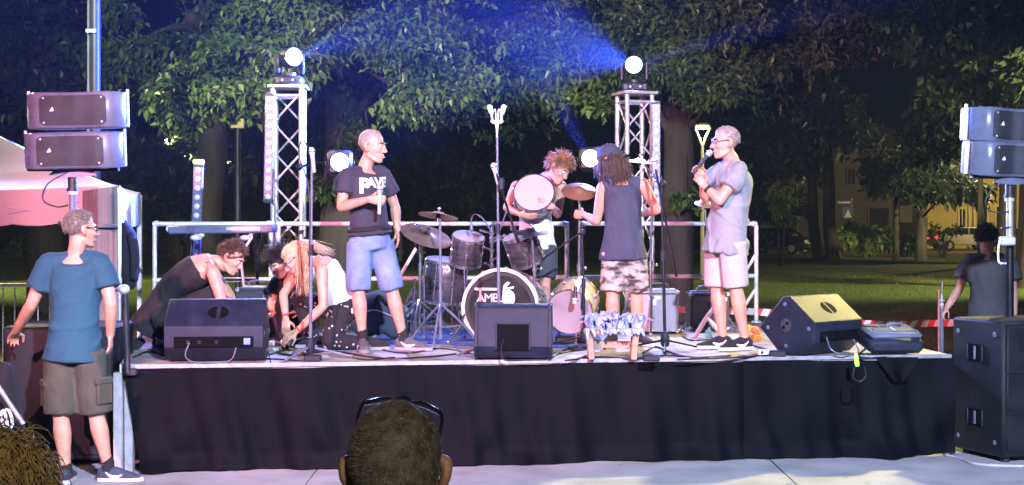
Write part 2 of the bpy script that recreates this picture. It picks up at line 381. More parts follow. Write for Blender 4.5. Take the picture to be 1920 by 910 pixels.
# ================================================================ the ground
def ground_mat():
    m = bpy.data.materials.new('lawn_ground'); m.use_nodes = True; t = m.node_tree; N = t.nodes.new; L = t.links.new
    b = t.nodes['Principled BSDF']; b.inputs['Roughness'].default_value = .95; b.inputs['Specular IOR Level'].default_value = .1
    g = N('ShaderNodeNewGeometry'); sx = N('ShaderNodeSeparateXYZ'); L(g.outputs['Position'], sx.inputs[0])
    n1 = N('ShaderNodeTexNoise'); n1.inputs['Scale'].default_value = .22; n1.inputs['Detail'].default_value = 6; L(g.outputs['Position'], n1.inputs[0])
    n2 = N('ShaderNodeTexNoise'); n2.inputs['Scale'].default_value = 3.2; n2.inputs['Detail'].default_value = 8; L(g.outputs['Position'], n2.inputs[0])
    ad = N('ShaderNodeMath'); ad.operation = 'MULTIPLY_ADD'; ad.inputs[1].default_value = 6; L(n1.outputs[0], ad.inputs[0]); L(sx.outputs[1], ad.inputs[2])
    mr = N('ShaderNodeMapRange'); mr.inputs['From Min'].default_value = 0; mr.inputs['From Max'].default_value = 120; L(ad.outputs[0], mr.inputs[0])
    r = N('ShaderNodeValToRGB'); L(mr.outputs[0], r.inputs[0])
    dry = (.26, .20, .095, 1); dirt = (.115, .075, .055, 1); gr = (.055, .085, .022, 1); gr2 = (.085, .115, .03, 1); tan = (.23, .18, .10, 1)
    stops = [(0, dry), (.225, dry), (.243, (.14, .13, .05, 1)), (.258, dirt), (.268, dirt), (.29, gr), (.385, gr), (.40, (.17, .16, .06, 1)), (.415, gr2), (.56, gr), (.62, gr), (.645, tan), (.80, tan), (.83, gr)]
    e = r.color_ramp.elements
    while len(e) < len(stops): e.new(.5)
    for q, (p, c) in zip(e, stops): q.position = p; q.color = c
    mx = N('ShaderNodeMix'); mx.data_type = 'RGBA'; mx.blend_type = 'MULTIPLY'; mx.inputs[0].default_value = .85
    r2 = N('ShaderNodeValToRGB'); r2.color_ramp.elements[0].position = .3; r2.color_ramp.elements[1].position = .72
    r2.color_ramp.elements[0].color = (.42, .42, .36, 1); r2.color_ramp.elements[1].color = (1.15, 1.15, 1.1, 1)
    L(n2.outputs[0], r2.inputs[0]); L(r.outputs[0], mx.inputs[6]); L(r2.outputs[0], mx.inputs[7]); L(mx.outputs[2], b.inputs['Base Color'])
    bp = N('ShaderNodeBump'); bp.inputs['Distance'].default_value = .05; bp.inputs['Strength'].default_value = .8
    n3 = N('ShaderNodeTexNoise'); n3.inputs['Scale'].default_value = 12; n3.inputs['Detail'].default_value = 6; L(g.outputs['Position'], n3.inputs[0])
    L(n3.outputs[0], bp.inputs['Height']); L(bp.outputs[0], b.inputs['Normal'])
    return m
GM = ground_mat()
g = MB().grid(lambda u, v: (-220+440*u, -40+340*v, -.04+.02*math.sin(u*91)*math.sin(v*77)), 70, 70)
tag(g.build('lawn', GM), kind='structure')
# grass blades on the near lawn
nb = 26000
gy = 16.6+(np.random.rand(nb)**1.5)*34; gx = (np.random.rand(nb)*1.06-.53)*gy*.76
gh = .03+.07*np.random.rand(nb); ga = np.random.rand(nb)*6.28; gl = (np.random.rand(nb, 2)-.5)*.08
base = np.stack([gx, gy, np.full(nb, -.05)], 1); sd = np.stack([np.cos(ga), np.sin(ga), ga*0], 1)*.008
tip = base+np.stack([gl[:, 0], gl[:, 1], gh+.02], 1)
vv = np.stack([base-sd, base+sd, tip], 1).reshape(-1, 3)
tag(put('grass', np_mesh('grass', vv, np.arange(nb*3).reshape(-1, 3), False), 'grassb'), kind='stuff')
# concrete paving in large poured slabs
pv = tag(MB().box((0, 3.0, -.035), (60, 27.0, .03), .002).build('paving', 'conc'), kind='structure')
for i in range(-5, 6):
    for j in range(-1, 5):
        cx, cy = .26+3.28*i, 1.02+3.4*j
        if j == 4: continue
        MB().box((cx, cy+1.7, -.010), (3.274, 3.394, .020), .003).build('paving_slab', 'conc', pv, False)

# ================================================================ the stage
FL, FR_, BL, BR = V((-2.716, 10.336, 0)), V((3.319, 11.17, 0)), V((-3.45, 13.95, 0)), V((2.95, 14.95, 0))
def Q(u, v, z=0): p = FL*(1-u)*(1-v)+FR_*u*(1-v)+BL*(1-u)*v+BR*u*v; return V((p.x, p.y, z))
st = thing('stage_platform', 'low modular stage deck with wood panels behind a black drape', 'stage', tuple(Q(.5, .5)))
for i in range(6):
    for j in range(2):
        e = .0007; u0, u1, v0, v1 = i/6+e, (i+1)/6-e, j/2+e, (j+1)/2-e; zo = random.uniform(-.0015, .0015)
        c = [Q(u0, v0), Q(u1, v0), Q(u1, v1), Q(u0, v1)]
        b = MB(); b.add([(p.x, p.y, HS-.045) for p in c]+[(p.x, p.y, HS+zo) for p in c], [(3, 2, 1, 0), (4, 5, 6, 7), (0, 1, 5, 4), (1, 2, 6, 5), (2, 3, 7, 6), (3, 0, 4, 7)])
        b.build('deck_panel', 'deck', st)
b = MB(); n_ = (FR_-FL).normalized(); o_ = V((n_.y, -n_.x, 0))
def bar(b, p0, p1, z0, z1, th, mi=0):
    d = (p1-p0).normalized(); n = V((d.y, -d.x, 0))*th
    vs = [p0, p1, p1+n, p0+n]
    b.add([(p.x, p.y, z0) for p in vs]+[(p.x, p.y, z1) for p in vs], [(3, 2, 1, 0), (4, 5, 6, 7), (0, 1, 5, 4), (1, 2, 6, 5), (2, 3, 7, 6), (3, 0, 4, 7)], mi)
bar(b, FL+o_*.003, FR_+o_*.003, HS-.024, HS+.004, .012); b.build('edge_trim', 'trim', st)
b = MB(); bar(b, BL+V((-.016, 0, 0)), FL+V((-.016, 0, 0)), HS-.075, HS+.003, .012); b.build('edge_trim', 'alu', st)
for u, v in [(.006, .012), (.34, .03), (.67, .03), (.985, .03), (.01, .5), (.985, .5), (.01, .98), (.34, .98), (.67, .98), (.985, .98), (-.006, .002)]:
    q = Q(u, v); MB().box((q.x, q.y, (HS-.05)/2), (.06, .06, HS-.05), .004).build('leg', 'alu', st)
def drape(u0, u1, seed, lean=0., fwd=0.):
    rg = random.Random(seed); ph = [rg.uniform(0, 6.3) for _ in range(12)]
    L0 = Q(u0, 0); L1 = Q(u1, 0); Lm = (L1-L0).length
    def fn(off):
        def f(u, v):
            s = u*Lm; dn = 1-v                                      # dn: 0 at the top
            tight = .30+.70*dn**.8
            wv = .014*math.sin(2*math.pi*s/.62+ph[0]+1.1*math.sin(s*2.1+ph[1])+dn*1.2)+.007*math.sin(2*math.pi*s/.23+ph[2]+2*math.sin(s*3.3+ph[3])-dn*2)
            sag = 0.
            for k in range(5):                                      # diagonal pulls that gather at the floor
                c = (k+.5)/5*Lm+.5*math.sin(ph[4+k]); x = (s-c+(.55 if k % 2 else -.6)*(1-dn))*4.2
                sag += (.030+.012*math.sin(ph[9]+k))*math.exp(-x*x*(1.0+1.8*dn))*dn**1.5
            foot = .045*max(0, dn-.86)/.14*(1+.6*math.sin(s*5+ph[5]))
            uu = u+(lean*dn*(1-u))
            p = L0.lerp(L1, uu)+o_*(.022+fwd+off+(wv*tight*1.9+sag*1.7+foot)); p.z = .012+.006*math.sin(s*4+ph[6])+(HS-.028-.012)*v
            return p
        return f
    b = MB(); b.grid(fn(0), int(Lm*34), 26); nv = len(b.v); b.grid(fn(-.004), int(Lm*34), 26)
    n2 = len(b.f)//2; b.f[n2:] = [f[::-1] for f in b.f[n2:]]
    return b
us = .735
tag(drape(.0, us+.003, 3, .028).build('stage_skirt', 'drape', None, sharp=180), 'long black cloth skirt covering the stage front left of the seam', 'stage skirt', 'black cloth skirts round the stage')
tag(drape(us-.003, 1.0, 11, 0., .016).build('stage_skirt', 'drape', None, sharp=180), 'shorter black cloth skirt right of the seam under the tilted wedge', 'stage skirt', 'black cloth skirts round the stage')
# railing at the back: three tube sections standing on the deck
RA, RB = V((-3.32, 13.62, 0)), V((2.44, 14.73, 0))
def railx(x):
    lo, hi = 0., 1.
    for _ in range(40):
        t = (lo+hi)/2; p = RA.lerp(RB, t)
        if p.x/p.y*F+CX < x: lo = t
        else: hi = t
    return RA.lerp(RB, lo)
def guard_rail(x0, x1, label, posts, braces=()):
    p0, p1 = railx(x0), railx(x1); t = thing('guard_rail', label, 'railing', ((p0.x+p1.x)/2, (p0.y+p1.y)/2, HS), 0, 'tube railings along the back of the stage')
    up = lambda p, z: V((p.x, p.y, z)); r = .0215
    MB().cyl(up(p0, 1.735), up(p1, 1.735), r, n=12).build('top_rail', 'steel', t)
    MB().cyl(up(p0, 1.215), up(p1, 1.215), r, n=12).build('lower_rail', 'steel', t)
    for x in posts:
        q = railx(x); MB().cyl(up(q, HS), up(q, 1.72), r, n=12).lathe([(.05, 0), (.05, .012), (.024, .02)], Matrix.Translation(up(q, HS+.002)), 14).build('post', 'steel', t)
    for xa, za, xb, zb in braces:
        MB().cyl(up(railx(xa), za), up(railx(xb), zb), .016, n=8).build('brace', 'steel', t)
    for x in (x0+8, x1-8):
        q = railx(x); MB().ball(up(q, 1.735), (.034, .03, .03), 8, 6).build('clamp', 'steel', t)
guard_rail(286, 512, 'white tube railing behind the keyboard at the stage edge', (290, 508))
guard_rail(518, 1066, 'long white tube railing behind the drum kit', (522, 1063), ((748, 1.22, 780, 1.50),))
guard_rail(1086, 1421, 'white tube railing behind the two amplifiers', (1089, 1418), ((1396, 1.24, 1416, 1.42), (1398, .93, 1416, 1.08)))

# ================================================================ lighting towers
def truss_tower(px, Z, rz, ztop, label):
    t = thing('truss_tower', label, 'truss tower', ((px-CX)/F*Z, Z, 0), rz, 'aluminium lighting towers')
    a, rc = .135, .0245
    cm = MB().cyl((0, 0, .02), (0, 0, ztop-.02), rc, n=12).mesh('chord')
    for sx in (-1, 1):
        for sy in (-1, 1):
            o = put('chord', cm, 'alu', t); o.location = (sx*a, sy*a, 0)
    n = 10; dz = (ztop-.12)/n
    bmesh_ = {}
    for s in (1, -1): bmesh_[s] = MB().cyl((-s*a, 0, 0), (s*a, 0, dz), .0105, n=8).mesh('brace')
    for fidx, (ang, y) in enumerate([(0, -a), (math.pi, -a), (math.pi/2, -a), (-math.pi/2, -a)]):
        for k in range(n):
            s = 1 if (k+fidx) % 2 else -1
            if fidx == 1: s = 1 if k % 2 else -1
            o = put('brace', bmesh_[s], 'alu', t); rot = Matrix.Rotation(ang, 4, 'Z'); o.matrix_local = rot @ Matrix.Translation((0, y, .06+k*dz))
    for z in (.08, ztop-.09):
        b = MB()
        for sx in (-1, 1): b.cyl((sx*a, -a, z), (sx*a, a, z), .016, n=8).cyl((-a, sx*a, z), (a, sx*a, z), .016, n=8)
        b.build('end_frame', 'alu', t, False)
    MB().box((0, 0, ztop), (.37, .37, .03), .005).build('top_plate', 'alu', t, False)
    MB().box((0, 0, .01), (.6, .6, .02), .004).build('base_plate', 'alu', t, False)
    b = MB(); b.tube([(-a, -a-.02, ztop-.1), (-a-.07, -.1, ztop-.4), (-a-.06, -.1, ztop-.9), (-a+.01, -a-.03, ztop-1.15)], .006)
    b.build('cable', 'cable', t, False)
    return t
ZL, ZR = 14.35, 15.05
truss_tower(541, ZL, .05, 3.06, 'silver truss tower behind the bald man, topped by a moving light')
truss_tower(1190, ZR, .30, 3.06, 'silver truss tower behind the man in the black cap')
def moving_head(base, aim, label, group='moving head stage lights', head_off=(0, 0)):
    """base: centre of its foot; aim: a unit vector the beam follows."""
    t = thing('moving_head_light', label, 'stage light', tuple(base), 0, group); B = V(base); a = V(aim).normalized()
    MB().box(B+V((0, 0, .045)), (.27, .22, .09), .02).build('base', 'black', t)
    MB().box(B+V((0, -.112, .045)), (.16, .006, .05), .002).build('control_panel', 'grille', t)
    for s in (-1, 1): MB().ball(B+V((s*.05, -.118, .045)), (.012, .004, .012), 8, 6).build('knob', 'silver', t)
    MB().cyl(B+V((0, 0, .09)), B+V((0, 0, .12)), .07, n=18).build('pan_ring', 'black', t)
    hz = V((a.x, a.y, 0)).normalized() if abs(a.x)+abs(a.y) > 1e-3 else V((0, -1, 0)); sd = V((hz.y, -hz.x, 0))
    rot = Matrix((sd, hz, V((0, 0, 1)))).transposed()
    for s in (-1, 1): MB().box(B+sd*(s*.125)+V((0, 0, .21)), (.035, .10, .20), .012, rot).build('yoke_arm', 'black', t)
    C = B+V((0, 0, .27)); M = fr(C, a)
    MB().lathe([(.06, -.13), (.085, -.115), (.098, -.04), (.098, .06), (.10, .10), (.088, .125), (.084, .118)], M, 20).build('head', 'black', t)
    MB().lathe([(.0, .121), (.078, .120), (.078, .123), (.05, .132), (0, .136)], M, 24).build('lens', 'beam', t)
    return t, C+a*.16
topL = V(((543-CX)/F*ZL, ZL-.02, 3.075)); topR = V(((1189-CX)/F*ZR, ZR-.02, 3.075))
tL, pL = moving_head(topL, (.55, -1, -.02), 'moving head light shining from the left truss tower top')
tR, pR = moving_head(topR, (-.12, -1, -.05), 'moving head light shining from the right truss tower top')
def wash_light(lens_px, Z, aim, hook, label):
    a = V(aim).normalized(); C = P(*lens_px, Z); t = thing('spot_light', label, 'stage light', tuple(C-a*.16), 0, 'spot lights clamped to the truss sides')
    M = fr(C-a*.16, a, (0, 0, 1))
    MB(M).box((0, 0, -.02), (.24, .24, .24), .03).box((0, 0, .11), (.20, .20, .05), .01).build('housing', 'black', t)
    MB(M).lathe([(.085, .125), (.092, .16), (.084, .16), (.080, .14)], None, 20).build('bezel', 'blackm', t)
    MB(M).lathe([(0, .146), (.079, .146), (.06, .155), (0, .16)], None, 24).build('lens', 'beam', t)
    b = MB(M)
    for s in (-1, 1): b.box((0, s*.135, -.02), (.04, .012, .16), .003)
    b.box((0, 0, -.155), (.04, .28, .012), .003).build('bracket', 'blackm', t)
    q = V(hook); b = MB(); b.tube([C-a*.32, (C-a*.32).lerp(q, .5)+V((0, 0, .03)), q], .014); b.ball(q, .035, 8, 6); b.build('clamp_arm', 'blackm', t)
    return t, C+a*.05
sL, pSL = wash_light((637, 304), 13.9, (.10, -1, .03), ((565-CX)/F*ZL, ZL-.15, 2.28), 'round spot light clamped on the left truss tower beside the bald man')
sR, pSR = wash_light((1107, 297), 14.6, (-.12, -1, .02), ((1158-CX)/F*ZR, ZR-.15, 2.36), 'round spot light half hidden behind the black cap')
BLUE = (.07, .13, 1.0)
for nm, p, aim, cone, en, col in [('moving_head_beam', pL, (1.0, -.30, .28), 44, 60000, BLUE), ('moving_head_beam', pR, (-1.0, -.40, .22), 76, 130000, BLUE), ('moving_head_beam', pR, (1.0, -.45, .26), 15, 80000, BLUE),
                             ('spot_light_beam', pSR, (-.62, -.35, 1.0), 24, 75000, BLUE), ('spot_light_beam', pSL, (.8, -.6, .2), 50, 5000, BLUE),
                             ('moving_head_beam', pL, (-.05, -1, -.05), 165, 1500, (.3, .36, 1.0)), ('moving_head_beam', pR, (.05, -1, -.05), 165, 1800, (.3, .36, 1.0)),
                             ('moving_head_beam', pL, (-.28, -1, -.20), 30, 1500, (.50, .54, 1.0)), ('moving_head_beam', pR, (.66, -1, -.22), 26, 7000, (.56, .60, 1.0))]:
    lamp('SPOT', nm, tuple(p+V(aim).normalized()*.04), col, en, .05, tuple(p+V(aim)*3), cone, 1.0)
def led_bar():
    t = thing('led_bar', '', 'light bar', (0, 0, 0), 0, 'upright led light bars')
    MB().box((0, 0, -.525), (.088, .055, 1.05), .008).build('housing', 'cabg', t, False)
    for z in (-.02, -1.03): MB().box((0, 0, z), (.094, .062, .03), .006).build('end_cap', 'black', t, False)
    lm = MB(Matrix.Rotation(math.pi/2, 4, 'X')).lathe([(.026, .02), (.026, .034), (.021, .036), (.014, .040), (0, .042)], None, 16).mesh('lens')
    for k in range(12):
        o = put('lens', lm, 'lens', t); o.location = (0, 0, -.06-.0845*k)
    MB().box((0, .05, -.3), (.03, .05, .05), .005).box((0, .05, -.8), (.03, .05, .05), .005).build('bracket', 'blackm', t, False)
    return t
def place(o, top, bot):
    a, b_ = V(top), V(bot); o.location = a; z = (a-b_).normalized(); y = V((0, 1, 0)); x = y.cross(z).normalized(); y = z.cross(x)
    o.rotation_euler = Matrix((x, y, z)).transposed().to_euler()
lb = led_bar(); lb['label'] = 'lavender led light bar on the left truss tower, above the blonde woman'
place(lb, P(507, 174, 14.05), P(503, 379, 14.05))
l2 = dup(lb); l2['label'] = 'led light bar on the right truss tower beside the boom mic stand'; place(l2, P(1230, 190, 14.75), P(1230, 398, 14.75))
l3 = dup(lb); l3['label'] = 'free standing led light bar behind the keyboard with yellow tip'; place(l3, P(373, 307, 13.75), P(366, 512, 13.75))
MB().box((0, -.005, .016), (.10, .05, .04), .01).build('glowing_cap', 'yelled', l3, False)
MB().cyl((0, .07, -1.48), (0, .07, -.3), .016, n=8).box((0, .07, -1.49), (.34, .34, .02), .005).build('stand', 'blackm', l3, False)

# ================================================================ loudspeakers
def array_box_mb():
    W_, h, n = .35, .132, 22
    def sec(x):
        t = abs(x)/W_; f = -.155-.030*math.cos(x*9.2)*-1 if t < .0 else None
        yf = -.16+.065*math.cos(min(1, abs(x)/.24)*math.pi*.5)**2          # the front dips towards its middle
        if abs(x) > .24: yf = -.16+((abs(x)-.24)/.11)**1.6*.11
        yb = .15-.05*t*t; hh = h*(1-.06*max(0, t-.75)/.25)
        return yf, yb, hh
    b = MB(); vs = []; m = 8
    for i in range(n+1):
        x = -W_+2*W_*i/n; yf, yb, hh = sec(x); k = .016
        vs += [(x, yf, -hh+k), (x, yf, hh-k), (x, yf+k, hh), (x, yb-k, hh), (x, yb, hh-k), (x, yb, -hh+k), (x, yb-k, -hh), (x, yf+k, -hh)]
    fs = [(i*m+j, (i+1)*m+j, (i+1)*m+(j+1) % m, i*m+(j+1) % m) for i in range(n) for j in range(m)]
    fs += [tuple(range(m)), tuple(range(n*m, n*m+m))[::-1]]
    fs = [f[::-1] for f in fs]; b.add(vs, fs)
    return b, sec
def array_box(label, group):
    t = thing('line_array_speaker', label, 'loudspeaker', (0, 0, 0), 0, group); b, sec = array_box_mb(); b.build('cabinet', 'cabg', t, False, sharp=50)
    g_ = MB(); n = 16; vs = []
    for i in range(n+1):
        x = -.235+.47*i/n; yf = sec(x)[0]-.005; e = .108-(.02 if i in (0, n) else 0)
        vs += [(x, yf, -e), (x, yf-.003, -e*.5), (x, yf-.004, 0), (x, yf-.003, e*.5), (x, yf, e), (x, yf+.012, e), (x, yf+.012, -e)]
    g_.add(vs, [(i*7+j, (i+1)*7+j, (i+1)*7+(j+1) % 7, i*7+(j+1) % 7) for i in range(n) for j in range(7)]+[tuple(range(7))[::-1], tuple(range(n*7, n*7+7))]); g_.build('grille', 'grille', t, False, sharp=50)
    for x in (-.205, .205):
        for z in (-.088, .088): MB().ball((x, sec(x)[0]-.009, z), (.008, .004, .008), 8, 6).build('screw', 'silver', t, False)
    Mx = fr((-.15, sec(-.15)[0]-.011, .008), (0, -1, 0), (1, 0, 0))
    MB(Mx).prism([(-.017, -.014), (.004, .018), (.016, -.004), (.012, -.014)], .003).build('emblem', 'flat', t, False)
    for s in (-1, 1):
        MB().box((s*.353, .02, 0), (.012, .045, .25), .004).box((s*.356, .02, .135), (.016, .03, .03), .004).build('rigging_plate', 'silver', t, False)
        MB().box((s*.350, -.012, 0), (.008, .012, .22), .002).build('side_groove', 'black', t, False)
    return t
A1 = array_box('upper line array speaker on the left pole above the grey haired man', 'line array speakers on poles')
A1.location = P(146, 208, 10.75); A1.rotation_euler = (R(2), R(-1.5), R(3))
A2 = dup(A1); A2['label'] = 'lower line array speaker on the left pole above the grey haired man'; A2.location = P(141, 282, 10.75); A2.rotation_euler = (R(5), R(-1.2), R(3))
A3 = dup(A1); A3['label'] = 'upper line array speaker on the right pole above the trees and yellow house'; A3.location = P(1889, 237, 11.3); A3.rotation_euler = (R(2), R(2), R(17))
A4 = dup(A1); A4['label'] = 'lower line array speaker on the right pole above the yellow house'; A4.location = P(1891, 299, 11.3); A4.rotation_euler = (R(5), R(1.5), R(17))
def pole(px, Z, ytop, zbot, rz, label):
    X = (px-CX)/F*Z; t = thing('speaker_pole', label, 'speaker stand', (X, Z, zbot), 0, 'poles that carry the line arrays'); zt = H-(ytop-HY)/F*Z
    rot = Matrix.Rotation(rz, 3, 'Z'); c = V((X, Z, 0))
    MB().box(c+V((0, .02, zt+.035)), (.66, .06, .05), .006, rot).build('crossbar', 'cab', t)
    MB(Matrix.Translation(c+V((0, -.04, zt+.01))) @ rot.to_4x4() @ Matrix.Rotation(math.pi/2, 4, 'X')).prism([(-.16, -.03), (-.06, .05), (.10, .05), (.19, -.03), (.05, -.045), (-.05, -.045)], .012).build('yoke_plate', 'cabg', t)
    MB().cyl(c+V((0, 0, zt-.12)), c+V((0, 0, zt)), .034, n=14).cyl(c+V((0, 0, zt-.135)), c+V((0, 0, zt-.115)), .042, n=14).build('collar', 'black', t)
    MB().cyl(c+V((0, 0, zt-.16)), c+V((0, 0, zt-.135)), .036, n=14).build('ring', 'silver', t)
    MB().cyl(c+V((0, 0, zbot+.55)), c+V((0, 0, zt-.15)), .026, n=14).build('inner_tube', 'cabg' if px < 960 else 'alu', t)
    MB().cyl(c+V((0, 0, zbot)), c+V((0, 0, zbot+.56)), .032, n=14).build('outer_tube', 'blackm', t)
    MB().cyl(c+V((0, -.02, zt-.36)), c+V((-.07, -.06, zt-.37)), .007, n=8).ball(c+V((-.075, -.063, zt-.37)), .016, 8, 6).build('lock_knob', 'black', t)
    MB().tube([c+V((-.02, -.05, zt)), c+V((-.16, -.06, zt-.08)), c+V((-.20, -.05, zt-.20)), c+V((-.10, -.05, zt-.25)), c+V((-.02, -.04, zt-.24))], .006).build('cable', 'cable', t)
    return t
pole(136, 10.8, 324, .99, .05, 'speaker pole with dark crossbar rising behind the grey haired man')
pr = pole(1893, 11.3, 338, 1.02, .28, 'speaker pole with pale tube standing on the right subwoofer')
q = P(1876, 452, 11.22); b = MB(); b.box(q+V((.05, 0, 0)), (.12, .06, .07), .012).build('clamp', 'silver', pr)
MB().tube([q+V((-.01, -.03, .02)), q+V((-.03, -.04, -.06)), q+V((-.025, -.04, -.16)), q+V((.03, -.04, -.17))], .009).build('clamp_lever', 'white', pr)
def subwoofer(c, rz, w, d, h, label, ribs=True):
    t = thing('subwoofer', label, 'subwoofer', (c[0], c[1], 0), rz, 'black subwoofer cabinets')
    b = MB().box((0, 0, .04+(h-.04)/2), (w, d, h-.04), .018); b.build('cabinet', 'cabd', t, False)
    MB().box((0, -d/2-.006, .04+(h-.04)/2), (w-.06, .014, h-.12), .006).build('grille', 'cabd', t, False)
    if ribs:
        for z in (.36, .66): MB().box((0, -d/2-.016, z), (w-.06, .012, .018), .003).build('grille_rib', 'cabd', t, False)
    for z in (.30, .78):
        MB().box((-w/2-.001, .02, z), (.008, .20, .13), .003).build('handle_plate', 'recess_shade', t, False)
        MB().box((-w/2-.006, .02, z), (.012, .022, .10), .004).build('handle', 'cabg', t, False)
        for s in (-1, 1): MB().box((-w/2-.006, .02+s*.085, z), (.012, .02, .12), .004).build('handle_rim', 'cab', t, False)
    for y in (-.2, .22):
        for z in (.14, .93): MB().ball((-w/2-.002, y, z), (.006, .02, .02), 10, 6).build('corner_bolt', 'cabg', t, False)
    for x in (-w/2+.08, w/2-.08):
        for y in (-d/2+.08, d/2-.08): MB().cyl((x, y, 0), (x, y, .045), .035, n=10).build('foot', 'rubber', t, False)
    return t
A_, B_ = V(((1785-CX)/F*11.25, 11.25, 0)), V(((1881-CX)/F*10.70, 10.70, 0))
dv = (A_-B_).normalized(); wv_ = V((dv.y, -dv.x, 0)); wv_ = wv_ if wv_.x > 0 else -wv_; L_ = (A_-B_).length
cS = B_+dv*L_/2+wv_*.5
subwoofer((cS.x, cS.y), math.atan2(wv_.y, wv_.x), 1.0, L_, 1.03, 'black subwoofer at the right stage corner under the right pole')
subwoofer(((132-CX)/F*10.95, 10.95), .03, .78, .70, 1.0, 'black subwoofer behind the man in the blue shirt', False)

# wedge monitors: local -Y is their rear
def wedge(label, w, led=False):
    t = thing('stage_monitor', label, 'stage monitor', (0, 0, 0), 0, 'black wedge monitors on the stage front')
    pr_ = [(-.13, 0), (.08, 0), (.27, .19), (.035, .435), (-.02, .435), (-.25, .25), (-.245, .10)]
    Mx = Matrix(((0, 0, 1, -w/2), (1, 0, 0, 0), (0, 1, 0, 0), (0, 0, 0, 1)))
    MB(Mx).prism(pr_, w).build('cabinet', 'cab', t, False, bevel=.010)
    # grille on the performers' side
    a, c = V((0, .262, .215)), V((0, .055, .43)); n = V((0, (c-a).z, -(c-a).y)).normalized()
    MB().box(((0), (a.y+c.y)/2+n.y*.004, (a.z+c.z)/2+n.z*.004), (w-.06, (c-a).length-.03, .012), .004, Matrix(((1, 0, 0), tuple((c-a).normalized()), tuple(n))).transposed()).build('grille', 'grille', t, False)
    # split round hand hole in the sloping lid, its shade painted on thin plates
    d = V((0, -.23, -.185)).normalized(); nn = V((0, -d.z*-1, 0)); nn = V((0, d.z, -d.y)); nn = -nn if nn.z < 0 else nn
    cen = V((.02, -.135, .3425)); Mh = Matrix((tuple(V((1, 0, 0))), tuple(-d), tuple(nn))).transposed().to_4x4(); Mh.translation = cen
    for s in (-1, 1):
        half = [(s*(.014+.060*math.cos(q)), .062*math.sin(q)) for q in np.linspace(-math.pi/2, math.pi/2, 14)]
        ring = [(s*(.009+.066*math.cos(q)), .068*math.sin(q)) for q in np.linspace(-math.pi/2, math.pi/2, 14)]
        MB(Mh @ Matrix.Translation((0, 0, -.004))).prism(ring, .0055).build('handle_rim', 'cab', t, False)
        MB(Mh @ Matrix.Translation((0, 0, .0005))).prism(half, .0025).build('hand_hole', 'recess_shade', t, False)
    # connector recess at the rear, its shade put into the plate's colour
    MB().box((0, -.2485, .14), (w*.80, .012, .078), .003).build('connector_panel', 'recess_shade', t, False)
    for x in (-.18, -.10, .02): MB().cyl((x, -.258, .14), (x, -.2475, .14), .014, n=12).build('socket', 'blackm', t, False)
    if led: MB().box((.235, -.257, .145), (.045, .006, .045), .002).build('display', 'bluled', t, False)
    for s in (-1, 1):
        m2 = Matrix(((0, 0, s, s*w/2), (1, 0, 0, 0), (0, 1, 0, 0), (0, 0, 0, 1)))
        for y, z in ((-.19, .20), (.19, .19), (.02, .06), (.03, .375)):
            MB().ball((s*w/2, y, z), (.006, .016, .016), 10, 6).build('stacking_stud', 'cabg', t, False)
        MB().lathe([(.05, 0), (.05, .004), (.04, .006)], Matrix.Translation((s*(w/2-.001), .02, .215)) @ Matrix.Rotation(s*math.pi/2, 4, 'Y'), 18).build('pole_cup', 'grille', t, False)
        for q in (-.017, .017): MB().cyl((s*(w/2+.003), .02+q, .215-q), (s*(w/2+.0075), .02+q, .215-q), .013, n=10).build('cup_hole', 'recess_shade', t, False)
    b = MB(); b.tube([(-.17, -.255, .135), (-.19, -.31, .05), (-.12, -.36, .008), (.03, -.36, .006), (.13, -.33, .02), (.16, -.262, .10)], .005); b.build('cable', 'cabg', t, False)
    for x in (-w/2+.07, w/2-.07):
        for y in (-.09, .05): MB().cyl((x, y, -.008), (x, y, .004), .018, n=8).build('foot', 'rubber', t, False)
    return t
ZW = SZ(678)
w1 = wedge('wide black wedge monitor at the left end of the stage with split round handle', .70, True); w1.location = P(409, 417, ZW+.14); w1.location.z = HS+.008; w1.rotation_euler = (0, 0, R(4))
w2 = wedge('black wedge monitor turned sideways with yellow lit lid at the right end', .60); w2.location = P(1523, 417, SZ(664)+.10); w2.location.z = HS+.008; w2.rotation_euler = (0, 0, R(42))
